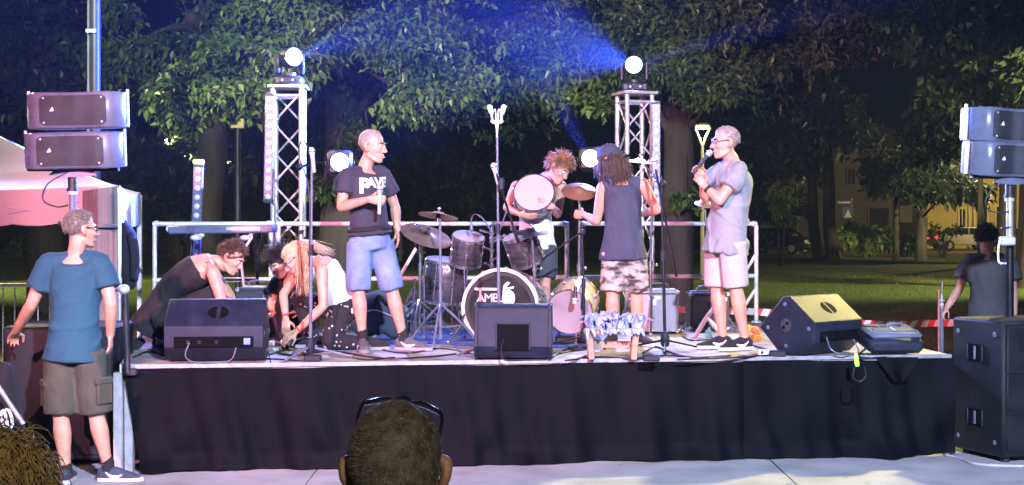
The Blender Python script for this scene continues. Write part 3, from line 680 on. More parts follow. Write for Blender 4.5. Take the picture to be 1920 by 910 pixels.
def wedge_small():
    t = thing('stage_monitor', 'smaller black wedge monitor in front of the bass drum', 'stage monitor', (0, 0, 0), 0, 'black wedge monitors on the stage front'); w = .535
    Mx = Matrix(((0, 0, 1, -w/2), (1, 0, 0, 0), (0, 1, 0, 0), (0, 0, 0, 1)))
    pr_ = [(-.14, .012), (.16, .012), (.26, .10), (.03, .395), (-.06, .405), (-.115, .375), (-.205, .10)]
    MB(Mx).prism(pr_, w).build('cabinet', 'cab', t, False, bevel=.014)
    for s in (-1, 1):
        big = [(-.15, 0), (.18, 0), (.285, .10), (.045, .402), (-.06, .415), (-.125, .385), (-.222, .10)]
        m2 = Matrix(((0, 0, 1, s*w/2-.014), (1, 0, 0, 0), (0, 1, 0, 0), (0, 0, 0, 1)))
        MB(m2).prism(big, .028).build('side_cheek', 'cab', t, False, bevel=.008)
    # recess for the connectors: a proud frame round a flat plate with the shade in its colour
    f = V((0, .09, .275)).normalized(); n = V((0, -f.z, f.y)); c = V((.0, -.178, .165)); rot = Matrix(((1, 0, 0), tuple(f), tuple(n))).transposed()
    MB().box(c+n*.002, (.23, .19, .008), .002, rot).build('connector_panel', 'recess_shade', t, False)
    for s in (-1, 1): MB().box(c+V((s*.12, 0, 0))+n*.004, (.012, .20, .012), .003, rot).build('panel_frame', 'cab', t, False)
    MB().box(c+f*.10+n*.004, (.25, .012, .012), .003, rot).build('panel_frame', 'cab', t, False)
    MB().tube([(-.07, -.20, .15), (-.08, -.27, .06), (-.05, -.28, .01), (.10, -.26, .008), (.25, -.24, .01)], .007).build('cable', 'cable', t, False)
    a, c2 = V((0, .25, .115)), V((0, .04, .385)); n2 = V((0, (c2-a).z, -(c2-a).y)).normalized()
    MB().box((a+c2)/2+n2*.004, (w-.08, (c2-a).length-.03, .012), .004, Matrix(((1, 0, 0), tuple((c2-a).normalized()), tuple(n2))).transposed()).build('grille', 'grille', t, False)
    return t
w3 = wedge_small(); w3.location = P(964, 417, SZ(676)+.16); w3.location.z = HS+.004; w3.rotation_euler = (0, 0, R(-3))

# ================================================================ trees
def leaf_cloud(pads, size, seed):
    """Leaves hung in small drooping rosettes through each pad's volume."""
    rg = np.random.RandomState(seed); C = []
    for c, r, n in pads:                                          # every pad is a handful of drooping shelves with gaps between them
        m = max(3, int(3+n/330)); r = np.array(r); d = rg.normal(size=(m, 3)); d /= np.linalg.norm(d, axis=1)[:, None]
        sc_ = np.array(c)+d*(rg.rand(m)**.4)[:, None]*r*.85; k = max(1, n//9); w_ = rg.randint(0, m, k)
        q = rg.normal(size=(k, 2)); q /= np.linalg.norm(q, axis=1)[:, None]; rr = rg.rand(k)**.55; q *= rr[:, None]
        sx = (.30+.28*rg.rand(m))[w_]; p = sc_[w_]+np.stack([q[:, 0]*r[0]*sx*1.25, q[:, 1]*r[1]*sx*1.2, r[2]*(-.42*rr**2+.13*rg.normal(size=k))], 1)
        C.append(np.repeat(p, 9, 0))
    C = np.concatenate(C); n = len(C)
    a = rg.rand(n)*2*np.pi; el = -.35+.55*rg.normal(size=n); L = size*(.65+.7*rg.rand(n))
    dr = np.stack([np.cos(a)*np.cos(el), np.sin(a)*np.cos(el), np.sin(el)], 1)
    up = np.stack([.5*rg.normal(size=n), .5*rg.normal(size=n), np.ones(n)], 1)
    sd = np.cross(dr, up); sd /= np.linalg.norm(sd, axis=1)[:, None]+1e-6; nr = np.cross(sd, dr)
    o = C+rg.normal(size=(n, 3))*size*.55; W_ = (L*(.26+.10*rg.rand(n)))[:, None]; L = L[:, None]
    v = np.stack([o, o+dr*L*.45+sd*W_+nr*W_*.35, o+dr*L-np.array([0, 0, .18])*L, o+dr*L*.45-sd*W_+nr*W_*.35], 1).reshape(-1, 3)
    b = np.arange(n)[:, None]*4; f = np.concatenate([b+np.array([[0, 1, 2]]), b+np.array([[0, 2, 3]])])
    return v, f
def tree(name, label, base, r, fork, pads, size, leaf='leaf', bark='bark', seed=1, group='trees behind the stage', lean=(0, 0), trunks=1):
    """base (x, y); fork: height where the limbs start; pads: (centre, radii, leaf count)."""
    t = thing(name, label, 'tree', (base[0], base[1], 0), 0, group); rg = random.Random(seed); B = V((base[0], base[1], -.1))
    ctr = sum((V(p[0]) for p in pads), V())/len(pads); top = V((base[0]+lean[0], base[1]+lean[1], fork))
    b = MB(); pts = [B+V((0, 0, -.1)), B.lerp(top, .05), B.lerp(top, .35)+V((rg.uniform(-.1, .1), 0, 0)), B.lerp(top, .7)+V((rg.uniform(-.12, .12), 0, 0)), top, top.lerp(ctr, .5)+V((0, 0, .3))]
    b.limb(pts, [r*1.55, r*1.15, r, r*.92, r*.8, r*.42], n=14, k=4)
    for c, rr, n in pads:
        c = V(c); s = B.lerp(top, rg.uniform(.72, 1.0)); mid = s.lerp(c, .5)+V((rg.uniform(-.3, .3), 0, rg.uniform(.0, .5)))
        rb = r*rg.uniform(.22, .34); b.limb([s, s.lerp(mid, .5)+V((0, 0, .1)), mid, c-V((0, 0, rr[2]*.2))], [rb, rb*.8, rb*.55, rb*.2], n=7, k=2)
    b.build('trunk', bark, t, sharp=180)
    v, f = leaf_cloud([(c, rr, int(n*1.7)) for c, rr, n in pads] if size < .2 else pads, size, seed); v = v-np.array(t.location)
    tag(put('crown', np_mesh('crown', v, f, False), leaf, t), kind='stuff')
    return t
def pad(x, y, Z, rx, ry, n, rz=None):
    """A leaf pad seen at pixel x, y with pixel radii rx, ry at distance Z."""
    s = Z/F; return (tuple(P(x, y, Z)), (rx*s, rz or (rx*s*.8), ry*s), n)
tree('linden_tree', 'big leafy tree behind the left truss with a wide dim trunk', ((648-CX)/F*21.5, 21.5), .34, 4.2,
     [pad(620, 60, 19.5, 150, 60, 3600), pad(760, 40, 20, 130, 55, 3400), pad(800, 110, 19, 90, 55, 2600), pad(790, 185, 18.6, 95, 34, 2300), pad(880, 150, 19.4, 70, 40, 1500),
      pad(730, 100, 21, 80, 60, 1500), pad(470, 100, 18.6, 120, 50, 3000), pad(410, 165, 18.4, 105, 45, 2700), pad(355, 195, 18.8, 60, 26, 900), pad(520, 30, 19, 110, 50, 2400), pad(640, 120, 21.5, 90, 50, 1300),
      pad(700, -70, 20, 330, 90, 3500), pad(600, 350, 21.0, 32, 34, 130), pad(640, 280, 21.2, 42, 40, 150), pad(690, 240, 21.2, 50, 30, 160)], .105, seed=3)
tree('linden_tree', 'leafy tree with lit furrowed trunk between the amplifiers and grey shirt man', ((1266-CX)/F*21, 21), .235, 4.0,
     [pad(1010, 60, 21, 120, 70, 2200), pad(1090, 130, 20.5, 110, 60, 2100), pad(960, 190, 21.5, 90, 50, 1300), pad(1200, 60, 20, 120, 70, 2400), pad(1270, 120, 19.6, 90, 50, 1800), pad(1330, 160, 19.6, 70, 30, 1000),
      pad(1400, 120, 20.4, 110, 55, 1900), pad(1480, 80, 21, 110, 60, 1900), pad(1570, 60, 21.5, 110, 50, 1700), pad(1360, 30, 20, 130, 60, 1900), pad(1230, -70, 21, 330, 90, 3300), pad(1285, 365, 20.6, 32, 26, 120), pad(1440, 175, 21, 70, 40, 900)], .105, seed=5)
tree('linden_tree', 'tree with a slim lit bough left of the left truss', ((392-CX)/F*27, 27), .29, 5.2,
     [pad(270, 95, 25, 95, 26, 1500), pad(230, 130, 25, 65, 22, 700), pad(340, 90, 25, 60, 20, 600), pad(215, 20, 25, 40, 30, 400), pad(440, 30, 27, 110, 60, 1500), pad(390, 210, 27, 80, 30, 700), pad(350, -90, 27, 260, 70, 1600)], .135, bark='barkd', seed=8)
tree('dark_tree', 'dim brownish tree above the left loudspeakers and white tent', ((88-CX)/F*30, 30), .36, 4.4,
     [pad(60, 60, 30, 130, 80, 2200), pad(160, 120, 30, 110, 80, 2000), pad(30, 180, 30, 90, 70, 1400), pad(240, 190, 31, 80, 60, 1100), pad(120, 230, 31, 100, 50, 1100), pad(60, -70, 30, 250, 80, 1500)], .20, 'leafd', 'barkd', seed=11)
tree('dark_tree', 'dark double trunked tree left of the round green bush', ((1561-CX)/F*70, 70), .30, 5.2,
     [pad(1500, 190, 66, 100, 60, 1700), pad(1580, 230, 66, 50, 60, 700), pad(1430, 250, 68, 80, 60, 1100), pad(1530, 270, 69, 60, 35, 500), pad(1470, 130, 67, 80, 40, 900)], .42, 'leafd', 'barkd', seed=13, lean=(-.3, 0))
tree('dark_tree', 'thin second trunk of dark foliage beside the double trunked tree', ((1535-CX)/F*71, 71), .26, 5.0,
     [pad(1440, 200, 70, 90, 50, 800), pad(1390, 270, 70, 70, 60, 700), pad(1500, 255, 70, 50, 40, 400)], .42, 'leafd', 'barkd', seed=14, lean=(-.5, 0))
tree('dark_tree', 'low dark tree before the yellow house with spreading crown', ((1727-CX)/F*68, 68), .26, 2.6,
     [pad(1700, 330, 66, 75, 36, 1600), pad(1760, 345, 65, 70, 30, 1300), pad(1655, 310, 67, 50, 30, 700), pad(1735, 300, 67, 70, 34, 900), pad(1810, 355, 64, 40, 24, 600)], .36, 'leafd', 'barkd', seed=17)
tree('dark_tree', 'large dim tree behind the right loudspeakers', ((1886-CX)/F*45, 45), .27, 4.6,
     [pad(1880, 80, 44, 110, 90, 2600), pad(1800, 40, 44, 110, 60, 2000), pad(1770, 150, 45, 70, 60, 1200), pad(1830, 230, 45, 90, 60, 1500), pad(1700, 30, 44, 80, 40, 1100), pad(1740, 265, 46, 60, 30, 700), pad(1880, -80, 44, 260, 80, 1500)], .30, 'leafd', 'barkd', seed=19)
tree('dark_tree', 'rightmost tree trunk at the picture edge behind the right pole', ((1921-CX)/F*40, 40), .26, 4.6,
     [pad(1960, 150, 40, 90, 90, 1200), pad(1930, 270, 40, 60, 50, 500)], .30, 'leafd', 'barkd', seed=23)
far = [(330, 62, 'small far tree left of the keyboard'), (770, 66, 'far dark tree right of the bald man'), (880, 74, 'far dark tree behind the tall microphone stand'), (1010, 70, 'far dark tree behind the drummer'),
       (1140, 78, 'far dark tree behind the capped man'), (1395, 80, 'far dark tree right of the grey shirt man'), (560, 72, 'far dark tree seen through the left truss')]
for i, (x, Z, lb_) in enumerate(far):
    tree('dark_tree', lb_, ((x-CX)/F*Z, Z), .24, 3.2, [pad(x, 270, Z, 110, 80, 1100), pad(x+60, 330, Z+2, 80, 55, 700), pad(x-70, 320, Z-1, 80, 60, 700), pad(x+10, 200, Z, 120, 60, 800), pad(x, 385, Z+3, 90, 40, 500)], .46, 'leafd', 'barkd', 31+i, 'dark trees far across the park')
def bush(name, label, x, y, Z, rx, ry, n, size, leaf, seed, group=None, stems=9):
    p0 = P(x, y, Z); t = thing(name, label, 'shrub', (p0.x, Z, 0), 0, group); s = Z/F; rg = random.Random(seed); b = MB()
    for k in range(stems):
        a = rg.uniform(-1, 1); b.limb([V((p0.x+a*.1, Z, -.05)), V((p0.x+a*rx*s*.4, Z+rg.uniform(-.2, .2), p0.z*.6)), V((p0.x+a*rx*s*.8, Z+rg.uniform(-.5, .5), p0.z+ry*s*.4*rg.random()))], [.03, .02, .008], n=5, k=2)
    b.build('stem', 'bark', t)
    ps = [((p0.x+rg.uniform(-.75, .75)*rx*s, Z+rg.uniform(-.5, .5)*rx*s, p0.z+rg.uniform(-.7, .62)*ry*s), (rx*s*.36, rx*s*.36, ry*s*.36), n//14) for _ in range(14)]
    v, f = leaf_cloud(ps, size, seed); v = v-np.array(t.location); tag(put('foliage', np_mesh('foliage', v, f, False), leaf, t), kind='stuff'); return t
bush('round_bush', 'round bright green bush on the lawn left of the yellow house', 1627, 442, 76, 50, 32, 4200, .26, 'leafb', 41)
bush('low_bush', 'dim low bush right of the round green bush', 1692, 455, 77, 32, 20, 1000, .24, 'leafd', 42)
bush('thin_shrub', 'sparse reddish shrub before the yellow wall', 1768, 440, 74, 36, 26, 420, .16, 'leafd', 43, None, 16)
bush('low_bush', 'low shrub in the grass behind the tent at far left', 52, 455, 70, 26, 12, 700, .24, 'leafb', 44)
bush('low_bush', 'dim leafy clump by the far car at the stage railing', 1465, 372, 60, 26, 30, 420, .26, 'leafb', 45)

# ================================================================ far buildings
def house(label, x0, x1, Z, ztop, wallm, depth=9, roofm='roof', eave=.5):
    X0, X1 = (x0-CX)/F*Z, (x1-CX)/F*Z; t = thing('house', label, 'house', ((X0+X1)/2, Z, 0))
    MB().box(((X0+X1)/2, Z+depth/2, ztop/2-.1), (X1-X0, depth, ztop+.2), .02).build('wall', wallm, t)
    b = MB(); e = eave; zr = ztop+2.0
    b.add([(X0-e, Z-e, ztop), (X1+e, Z-e, ztop), (X1+e, Z+depth+e, ztop), (X0-e, Z+depth+e, ztop), (X0+2, Z+depth/2, zr), (X1-2, Z+depth/2, zr)],
          [(0, 1, 5, 4), (1, 2, 5), (2, 3, 4, 5), (3, 0, 4), (3, 2, 1, 0)]); b.build('roof', roofm, t)
    b = MB(); b.cyl((X0-e, Z-e-.05, ztop+.0), (X1+e, Z-e-.05, ztop+.0), .07, n=8); b.build('gutter', 'post', t)
    return t
def opening(t, x0, x1, y0, y1, Z, name='window', trim='wallD', glass='pane', bars=1):
    a, b_ = P(x0, y1, Z), P(x1, y0, Z); w_, h_ = b_.x-a.x, b_.z-a.z; c = V(((a.x+b_.x)/2, Z, (a.z+b_.z)/2)); e = .12
    f = MB()
    for s in (-1, 1):
        f.box(c+V((s*(w_/2+e/2), -.03, 0)), (e, .12, h_+2*e), .01); f.box(c+V((0, -.035, s*(h_/2+e/2))), (w_-.004, .12, e), .01)
    fo = f.build(name, trim, t)
    p = MB().box(c+V((0, -.005, 0)), (w_-.004, .03, h_-.004), .002).build('pane', glass, fo, True)
    if bars:
        MB().box(c+V((0, -.03, 0)), (.07, .05, h_-.02), .004).build('sash_bar', trim, fo, True)
    return fo
hY = house('yellow rendered house lit by lamps at far right', 1733, 1990, 100, 4.9, 'wallY')
opening(hY, 1799, 1809, 392, 440, 100, 'window', 'wallC'); opening(hY, 1868, 1874, 388, 440, 100, 'door', 'wallC', bars=0); opening(hY, 1843, 1850, 386, 470, 100, 'door', 'wallC', bars=0)
for x in (1817, 1826): 
    c = P(x, 420, 100); MB().box((c.x, 99.9, 2.4), (.18, .16, 4.7), .02).build('downpipe', 'wallC', hY)
MB().box((P(1853, 373, 100).x, 99.9, 3.35), (.3, .12, .5), .03).build('wall_lamp', 'warm', hY)
hD = house('long dull house behind the double trunked tree with one pale window', 1405, 1731, 103, 6.9, 'wallD')
opening(hD, 1690, 1718, 389, 414, 103, 'window', 'wallC', 'wallC'); opening(hD, 1630, 1666, 391, 432, 103, 'garage_door', 'wallD', 'pane', 0)
opening(hD, 1525, 1536, 318, 345, 103); opening(hD, 1590, 1602, 318, 345, 103); opening(hD, 1652, 1664, 318, 345, 103)
MB().box((P(1570, 340, 103).x, 102.9, 3.4), (12.0, .14, .16), .01).build('string_course', 'wallD', hD)
hL = house('dim house beyond the park left with one lit window', 190, 470, 92, 6.6, 'wallD')
opening(hL, 270, 284, 303, 311, 92, 'window', 'wallD', 'warm', 0); opening(hL, 330, 343, 300, 325, 92); opening(hL, 415, 428, 300, 325, 92)
hM = house('dark house beyond the park behind the railing', 560, 1250, 112, 5.2, 'wallD')
for x in (690, 745, 905, 1180): opening(hM, x, x+12, 372, 398, 112)
# park fence between the far trees
ft = thing('park_fence', 'pale slatted fence far behind the left truss and bald man', 'fence', (P(620, 417, 66).x, 66, 0))
sl = MB().box((0, 0, .75), (.17, .03, 1.5), .006).mesh('slat')
for i, x in enumerate(np.arange(478, 792, 13)):
    o = put('slat', sl, 'wallC', ft); o.location = (P(x, 417, 66).x-ft.location.x, 0, random.uniform(.0, .04))
for z in (.4, 1.2):
    MB().box((P(635, 417, 66).x, 66.04, z), (314/F*66+.3, .04, .09), .006).build('fence_rail', 'wallC', ft)
# ================================================================ park lamps, posts, signs
def park_lamp(x, ytop, Z, label, ybase=None, light=350):
    p = P(x, ytop, Z); t = thing('park_lamp', label, 'street lamp', (p.x, Z, 0), 0, 'triangular park lamps'); s = .235
    z0 = p.z-.72
    MB().cyl((p.x, Z, 0), (p.x, Z, z0), .065, .045, 10).build('pole', 'lampf', t)
    for sg in (-1, 1):
        MB().limb([V((p.x, Z, z0)), V((p.x+sg*.13, Z, z0+.36)), V((p.x+sg*s*.94, Z, p.z-.16)), V((p.x+sg*s*.8, Z, p.z-.05))], [.04, .035, .035, .03], n=8).build('arm', 'lampf', t)
    MB().lathe([(0, .06), (.14, .05), (.23, 0), (.21, -.03), (.05, -.02), (0, -.02)], Matrix.Translation((p.x, Z, p.z-.04)), 18).build('hood', 'lampf', t)
    MB().lathe([(.0, -.02), (.19, -.03), (.18, -.10), (.10, -.13), (0, -.13)], Matrix.Translation((p.x, Z, p.z-.04)), 18).build('lamp_glass', 'lampE', t)
    lamp('POINT', 'park_or_added_light', (p.x, Z-.02, p.z-.30), (1.0, .80, .36), light, .12)
    return t
park_lamp(1317, 232, 45, 'lit triangular park lamp just left of the man with glasses', light=300)
park_lamp(1495, 314, 82, 'small lit triangular park lamp standing further off by the dark trees', light=350)
lamp('POINT', 'park_or_added_light', (32.5, 90, 5.2), (1.0, .80, .30), 2800, .2)          # lamp of the street in front of the yellow house
park_lamp(1884, 262, 64, 'park lamp hidden behind the right loudspeakers', light=3000)  # added out of sight to throw light on the round bush
lamp('POINT', 'park_or_added_light', (-14.5, 62, 5.0), (1.0, .88, .40), 2600, .2)
lamp('POINT', 'park_or_added_light', (-34, 56, 5.0), (1.0, .88, .40), 2200, .2)
t = thing('flag_pole', 'tall dark grey pole rising behind the left loudspeakers', 'pole', ((179-CX)/F*15.5, 15.5, 0)); X = t.location.x
MB().cyl((X, 15.5, 0), (X, 15.5, 7.5), .058, .05, 16).build('shaft', 'post', t); MB().cyl((X-.075, 15.5, .9), (X-.07, 15.5, 7.4), .014, n=8).build('conduit', 'cabg', t)
for z in (2.6, 3.75, 5.2): MB().box((X-.03, 15.47, z), (.10, .10, .035), .005).build('strap', 'steel', t)
t = thing('lamp_post', 'slim dark post with a small pale box left of the left truss', 'post', ((446-CX)/F*24, 24, 0)); X = t.location.x
MB().cyl((X, 24, 0), (X, 24, 3.62), .048, .042, 12).build('shaft', 'post', t); MB().box((X+.06, 23.95, 3.38), (.12, .10, .22), .015).build('control_box', 'wallC', t); MB().box((X-.01, 23.93, 3.30), (.20, .06, .05), .01).build('bracket', 'wallC', t)
for x, Z, zt, lb_ in ((1681, 68, 3.1, 'thin dark post on the lawn right of the bush'), (1838, 60, 4.2, 'thin dark reddish post below the right loudspeakers'), (63, 62, 2.6, 'thin dark post on the far grass under the tent')):
    t = tag(MB().cyl(((x-CX)/F*Z, Z, -.05), ((x-CX)/F*Z, Z, zt), .13, .11, 10).lathe([(.2, 0), (.2, .25), (.13, .3)], Matrix.Translation(((x-CX)/F*Z, Z, -.05)), 10).lathe([(.16, 0), (.16, .06), (.02, .12)], Matrix.Translation(((x-CX)/F*Z, Z, zt)), 10).build('park_post', 'barkd'), lb_, 'post')
t = thing('crossing_sign', 'blue crossing sign with white triangle under a street name plate', 'road sign', (P(1597, 417, 84).x, 84, 0)); X = t.location.x
MB().cyl((X, 84, 0), (X, 84, 3.1), .05, n=8).build('pole', 'steel', t)
c = P(1590, 400, 83.9); MB().box(c, (.62, .03, .70), .01).build('sign_plate', 'signb', t)
Mx = fr(c+V((0, -.02, 0)), (0, -1, 0), (1, 0, 0)); MB(Mx).prism([(-.22, -.24), (.22, -.24), (0, .22)], .008).build('triangle', 'flat', t)
c2_ = P(1584, 380, 83.9); MB().box(c2_, (.86, .03, .27), .01).build('name_plate', 'signb', t); MB().box(c2_+V((-.02, -.02, 0)), (.66, .012, .07), .004).build('name_line', 'flat', t)
# red and white barrier tape sagging round the stage's rear
tp = [G(1290, 560)+V((0, 0, .8)), P(1430, 586, 17.6), P(1612, 607, 17.3), P(1762, 606, 16.8), P(1960, 600, 16.5)]
tp[0] = P(1240, 580, 17.8)
b = MB(); pts = cr(tp, 40); tot = 0
for i in range(len(pts)-1):
    a, c = V(pts[i]), V(pts[i+1]); tw = .5*math.sin(i*.23); n = V((0, math.sin(tw), math.cos(tw)))*.042; q = V((0, .0006, 0)); sk = V((.04, 0, 0))
    b.add([a-n, c-n, c+n+sk, a+n+sk, a-n+q, c-n+q, c+n+q+sk, a+n+q+sk], [(0, 1, 2, 3), (7, 6, 5, 4)], (i//3) % 2)
tag(b.build('barrier_tape', ['redt', 'whitet']), 'red and white striped barrier tape strung behind the tilted wedge monitor', 'barrier tape')
for x, Z in ((1240, 17.8), (1762, 16.8)):
    X = (x-CX)/F*Z; tag(MB().cyl((X, Z+.03, -.05), (X, Z+.03, .98), .012, n=8).lathe([(.06, 0), (.05, .04), (.014, .06)], Matrix.Translation((X, Z+.03, -.03)), 10).build('tape_stake', 'steel'),
        'thin steel stake holding barrier tape '+('behind the amplifiers' if x < 1500 else 'right of the stage corner'), 'stake')
# ================================================================ parked cars far off
def car(label, x, Z, rz, paint, white=False, L=4.2):
    X = (x-CX)/F*Z; t = thing('parked_car', label, 'car', (X, Z, 0), rz, 'cars parked across the park')
    side = [(-L/2, .35), (-L/2, .75), (-L/2+.25, .92), (-L/2+.85, .98), (-L/2+1.35, 1.42), (.45, 1.46), (1.15, 1.0), (L/2-.2, .86), (L/2, .62), (L/2, .35)]
    Mx = Matrix(((1, 0, 0, 0), (0, 0, -1, .85), (0, 1, 0, 0), (0, 0, 0, 1)))
    MB(Mx).prism(side, 1.7).build('body', paint, t, False, bevel=.07)
    for s in (-1, 1):
        Mg = Matrix(((1, 0, 0, 0), (0, 0, -1, s*.852+.006), (0, 1, 0, 0), (0, 0, 0, 1)))
        MB(Mg).prism([(-1.1, 1.0), (-.72, 1.36), (-.05, 1.39), (-.05, 1.0)], .012).build('side_window', 'pane', t, False); MB(Mg).prism([(.02, 1.0), (.02, 1.39), (.42, 1.38), (.95, 1.0)], .012).build('side_window', 'pane', t, False)
        for x_ in (-1.3, 1.3):
            wl = MB(Matrix.Translation((x_, s*.80, .32)) @ Matrix.Rotation(math.pi/2, 4, 'X')).lathe([(.2, -.11), (.32, -.11), (.33, 0), (.32, .11), (.2, .11), (.2, -.11)], None, 20).build('wheel', 'rubber', t, False)
            MB(Matrix.Translation((x_, s*.80, .32)) @ Matrix.Rotation(math.pi/2, 4, 'X')).lathe([(0, -.10), (.2, -.095), (.2, .095), (0, .10)], None, 16).build('rim', 'silver', wl, False)
        MB().box((L/2-.04, s*.62, .70), (.12, .36, .16), .04).build('headlight', 'flat' if paint == 'carp' else 'lens', t, False)
        MB().box((-L/2+.03, s*.66, .78), (.10, .28, .2), .03).build('tail_light', 'tail', t, False)
    MB().box((L/2+.005, 0, .45), (.05, 1.3, .16), .02).build('bumper', 'black', t, False)
    wsh = MB(); wsh.add([(.50, -.7, 1.45), (.50, .7, 1.45), (1.14, .74, 1.03), (1.14, -.74, 1.03), (.505, -.7, 1.47), (.505, .7, 1.47), (1.15, .74, 1.045), (1.15, -.74, 1.045)], [(0, 1, 2, 3), (7, 6, 5, 4), (4, 5, 1, 0), (6, 7, 3, 2)]); wsh.build('windscreen', 'pane', t, False)
    return t
car('dark car with pale headlights parked left of the far lamp', 1458, 82, R(-38), 'carp')
car('pale car half hidden by the shrub before the yellow wall', 1806, 92, R(8), 'carw')
car('dark car showing red tail lights behind the dark shirted man', 1885, 84, R(92), 'carp')

# ================================================================ white tent at the left
C0 = V((-3.36, 12.6, 0)); ds_ = V((-.57, 3.0, 0)).normalized(); df_ = V((-.982, -.187, 0)).normalized(); C1 = C0+ds_*3.0; C2 = C0+df_*3.0; C3 = C1+df_*3.0
tn = thing('gazebo_tent', 'white canopy tent with scalloped valance at the left edge', 'tent', tuple((C0+C3)/2))
ez, pk = 2.06, V(((C0.x+C3.x)/2, (C0.y+C3.y)/2, 2.72)); cc = [C0, C1, C3, C2]
b = MB()
for i in range(4):
    a, c = cc[i], cc[(i+1) % 4]
    def fn(u, v, a=a, c=c):
        e = a.lerp(c, u); ev = V((e.x, e.y, ez-.05*math.sin(math.pi*u))); p = ev.lerp(pk, v); p.z -= .16*math.sin(math.pi*v**.8)*(.55+.45*abs(2*u-1)**2*-1+.2); return p
    b.grid(fn, 14, 14)
n0 = len(b.v); f0 = list(b.f); b.v += [(x, y, z-.012) for x, y, z in b.v]; b.f += [tuple(i+n0 for i in f)[::-1] for f in f0]; b.mi = [0]*len(b.f)
b.build('canopy', 'canopy', tn, sharp=180)
for i in range(4):
    a, c = cc[i], cc[(i+1) % 4]; n = (c-a).normalized(); n = V((n.y, -n.x, 0)); m = (a+c)/2-V((pk.x, pk.y, 0)); n = n if n.dot(m) > 0 else -n; b = MB()
    def fn(u, v, a=a, c=c, n=n, o=0.):
        e = a.lerp(c, u); return V((e.x, e.y, ez+.004-.05*math.sin(math.pi*u)-(.29+.022*abs(math.sin(u*math.pi*7)))*(1-v)))+n*(.012+.018*math.sin(u*41)*(1-v)+o)
    b.grid(fn, 56, 5); k = len(b.v); f0 = list(b.f)
    b.v += [tuple(fn(i_/56, j_/5, a, c, n, -.005)) for j_ in range(6) for i_ in range(57)]; b.f += [tuple(i_+k for i_ in f)[::-1] for f in f0]; b.mi = [0]*len(b.f)
    b.build('valance', 'canopy', tn, sharp=180)
for c in cc:
    MB().box((c.x, c.y, 1.02), (.045, .045, 2.04), .006).box((c.x, c.y, .01), (.12, .12, .02), .004).box((c.x, c.y, 1.25), (.055, .055, .06), .006).build('leg', 'white', tn)
for i in range(4):
    a, c = cc[i], cc[(i+1) % 4]; m = (a+c)/2; b = MB()
    for p, q in ((a, m), (m, c)): b.cyl((p.x, p.y, 1.98), (q.x, q.y, 1.72), .012, n=6).cyl((p.x, p.y, 1.72), (q.x, q.y, 1.98), .012, n=6)
    b.build('scissor_strut', 'steel', tn)
# gathered grey side wall, tied to the near leg
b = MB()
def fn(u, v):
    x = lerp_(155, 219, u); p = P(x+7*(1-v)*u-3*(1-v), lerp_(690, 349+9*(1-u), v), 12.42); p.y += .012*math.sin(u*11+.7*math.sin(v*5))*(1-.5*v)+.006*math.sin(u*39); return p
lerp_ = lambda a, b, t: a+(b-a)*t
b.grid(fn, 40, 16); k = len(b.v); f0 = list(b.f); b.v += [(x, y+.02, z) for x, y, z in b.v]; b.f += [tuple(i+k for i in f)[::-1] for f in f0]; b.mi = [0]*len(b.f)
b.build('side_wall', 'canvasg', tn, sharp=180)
for z, y in ((1.72, 421), (1.2, 530)):
    p = P(188, y, 12.36); MB().box((p.x, p.y, z), (.30, .02, .03), .004).build('tie_strap', 'canvasg', tn)
# dark jacket hanging inside the tent's near side
t = thing('hanging_jacket', 'dark jacket hanging under the tent edge beside the white leg', 'jacket', tuple(P(240, 470, 13.1)))
b = MB(); b.limb([P(232, 417, 13.1), P(236, 435, 13.1), P(241, 470, 13.1), P(243, 515, 13.1), P(242, 535, 13.1)], [(.03, .03), (.075, .05), (.095, .06), (.085, .06), (.06, .05)], V((1, 0, 0)), n=16)
b.build('body', 'blackc', t, sharp=180); MB().limb([P(247, 440, 13.0), P(252, 480, 13.0), P(251, 520, 13.0)], [.04, .04, .035], n=10).build('sleeve', 'blackc', t, sharp=180)
MB().tube([P(232, 417, 13.1), P(234, 408, 13.1), P(238, 405, 13.1)], .006).build('hanger_hook', 'steel', t)
# stair handrail post by the stage corner
t = thing('stair_handrail', 'dark grey tube post with rounded pale top at the stage left corner', 'handrail', (P(236, 600, 10.25).x, 10.25, 0)); X = t.location.x
MB().cyl((X+.012, 10.25, .70), (X-.005, 10.25, 1.27), .022, n=12).box((X+.03, 10.27, .71), (.09, .05, .05), .008).build('post', 'post', t); MB().ball((X-.01, 10.24, 1.285), (.04, .045, .035), 12, 8).build('cap', 'steel', t)
# crowd barrier on the grass at left
t = thing('crowd_barrier', 'grey metal crowd barrier on the dry grass at the left edge', 'barrier', (P(70, 537, 15).x, 15, 0)); xa, xb = P(-60, 537, 15).x, P(137, 537, 15).x
MB().limb([V((xa, 15, .12)), V((xa, 15, 1.0)), V((xa+.1, 15, 1.1)), V((xb-.1, 15, 1.1)), V((xb, 15, 1.0)), V((xb, 15, .12))], [.02]*6, n=10, cap=0, k=5).build('frame', 'steel', t)
MB().cyl((xa, 15, .2), (xb, 15, .2), .014, n=8).build('lower_rail', 'steel', t)
bm_ = MB().cyl((0, 0, .2), (0, 0, 1.085), .0075, n=6).mesh('bar')
for k in range(1, 9): o = put('bar', bm_, 'steel', t); o.location = (xa+(xb-xa)*k/9-t.location.x, 0, 0)
for x in (xa+.1, xb-.1): MB().box((x, 15, .02), (.05, .55, .03), .006).cyl((x, 15, .03), (x, 15, .2), .016, n=8).build('foot', 'steel', t)
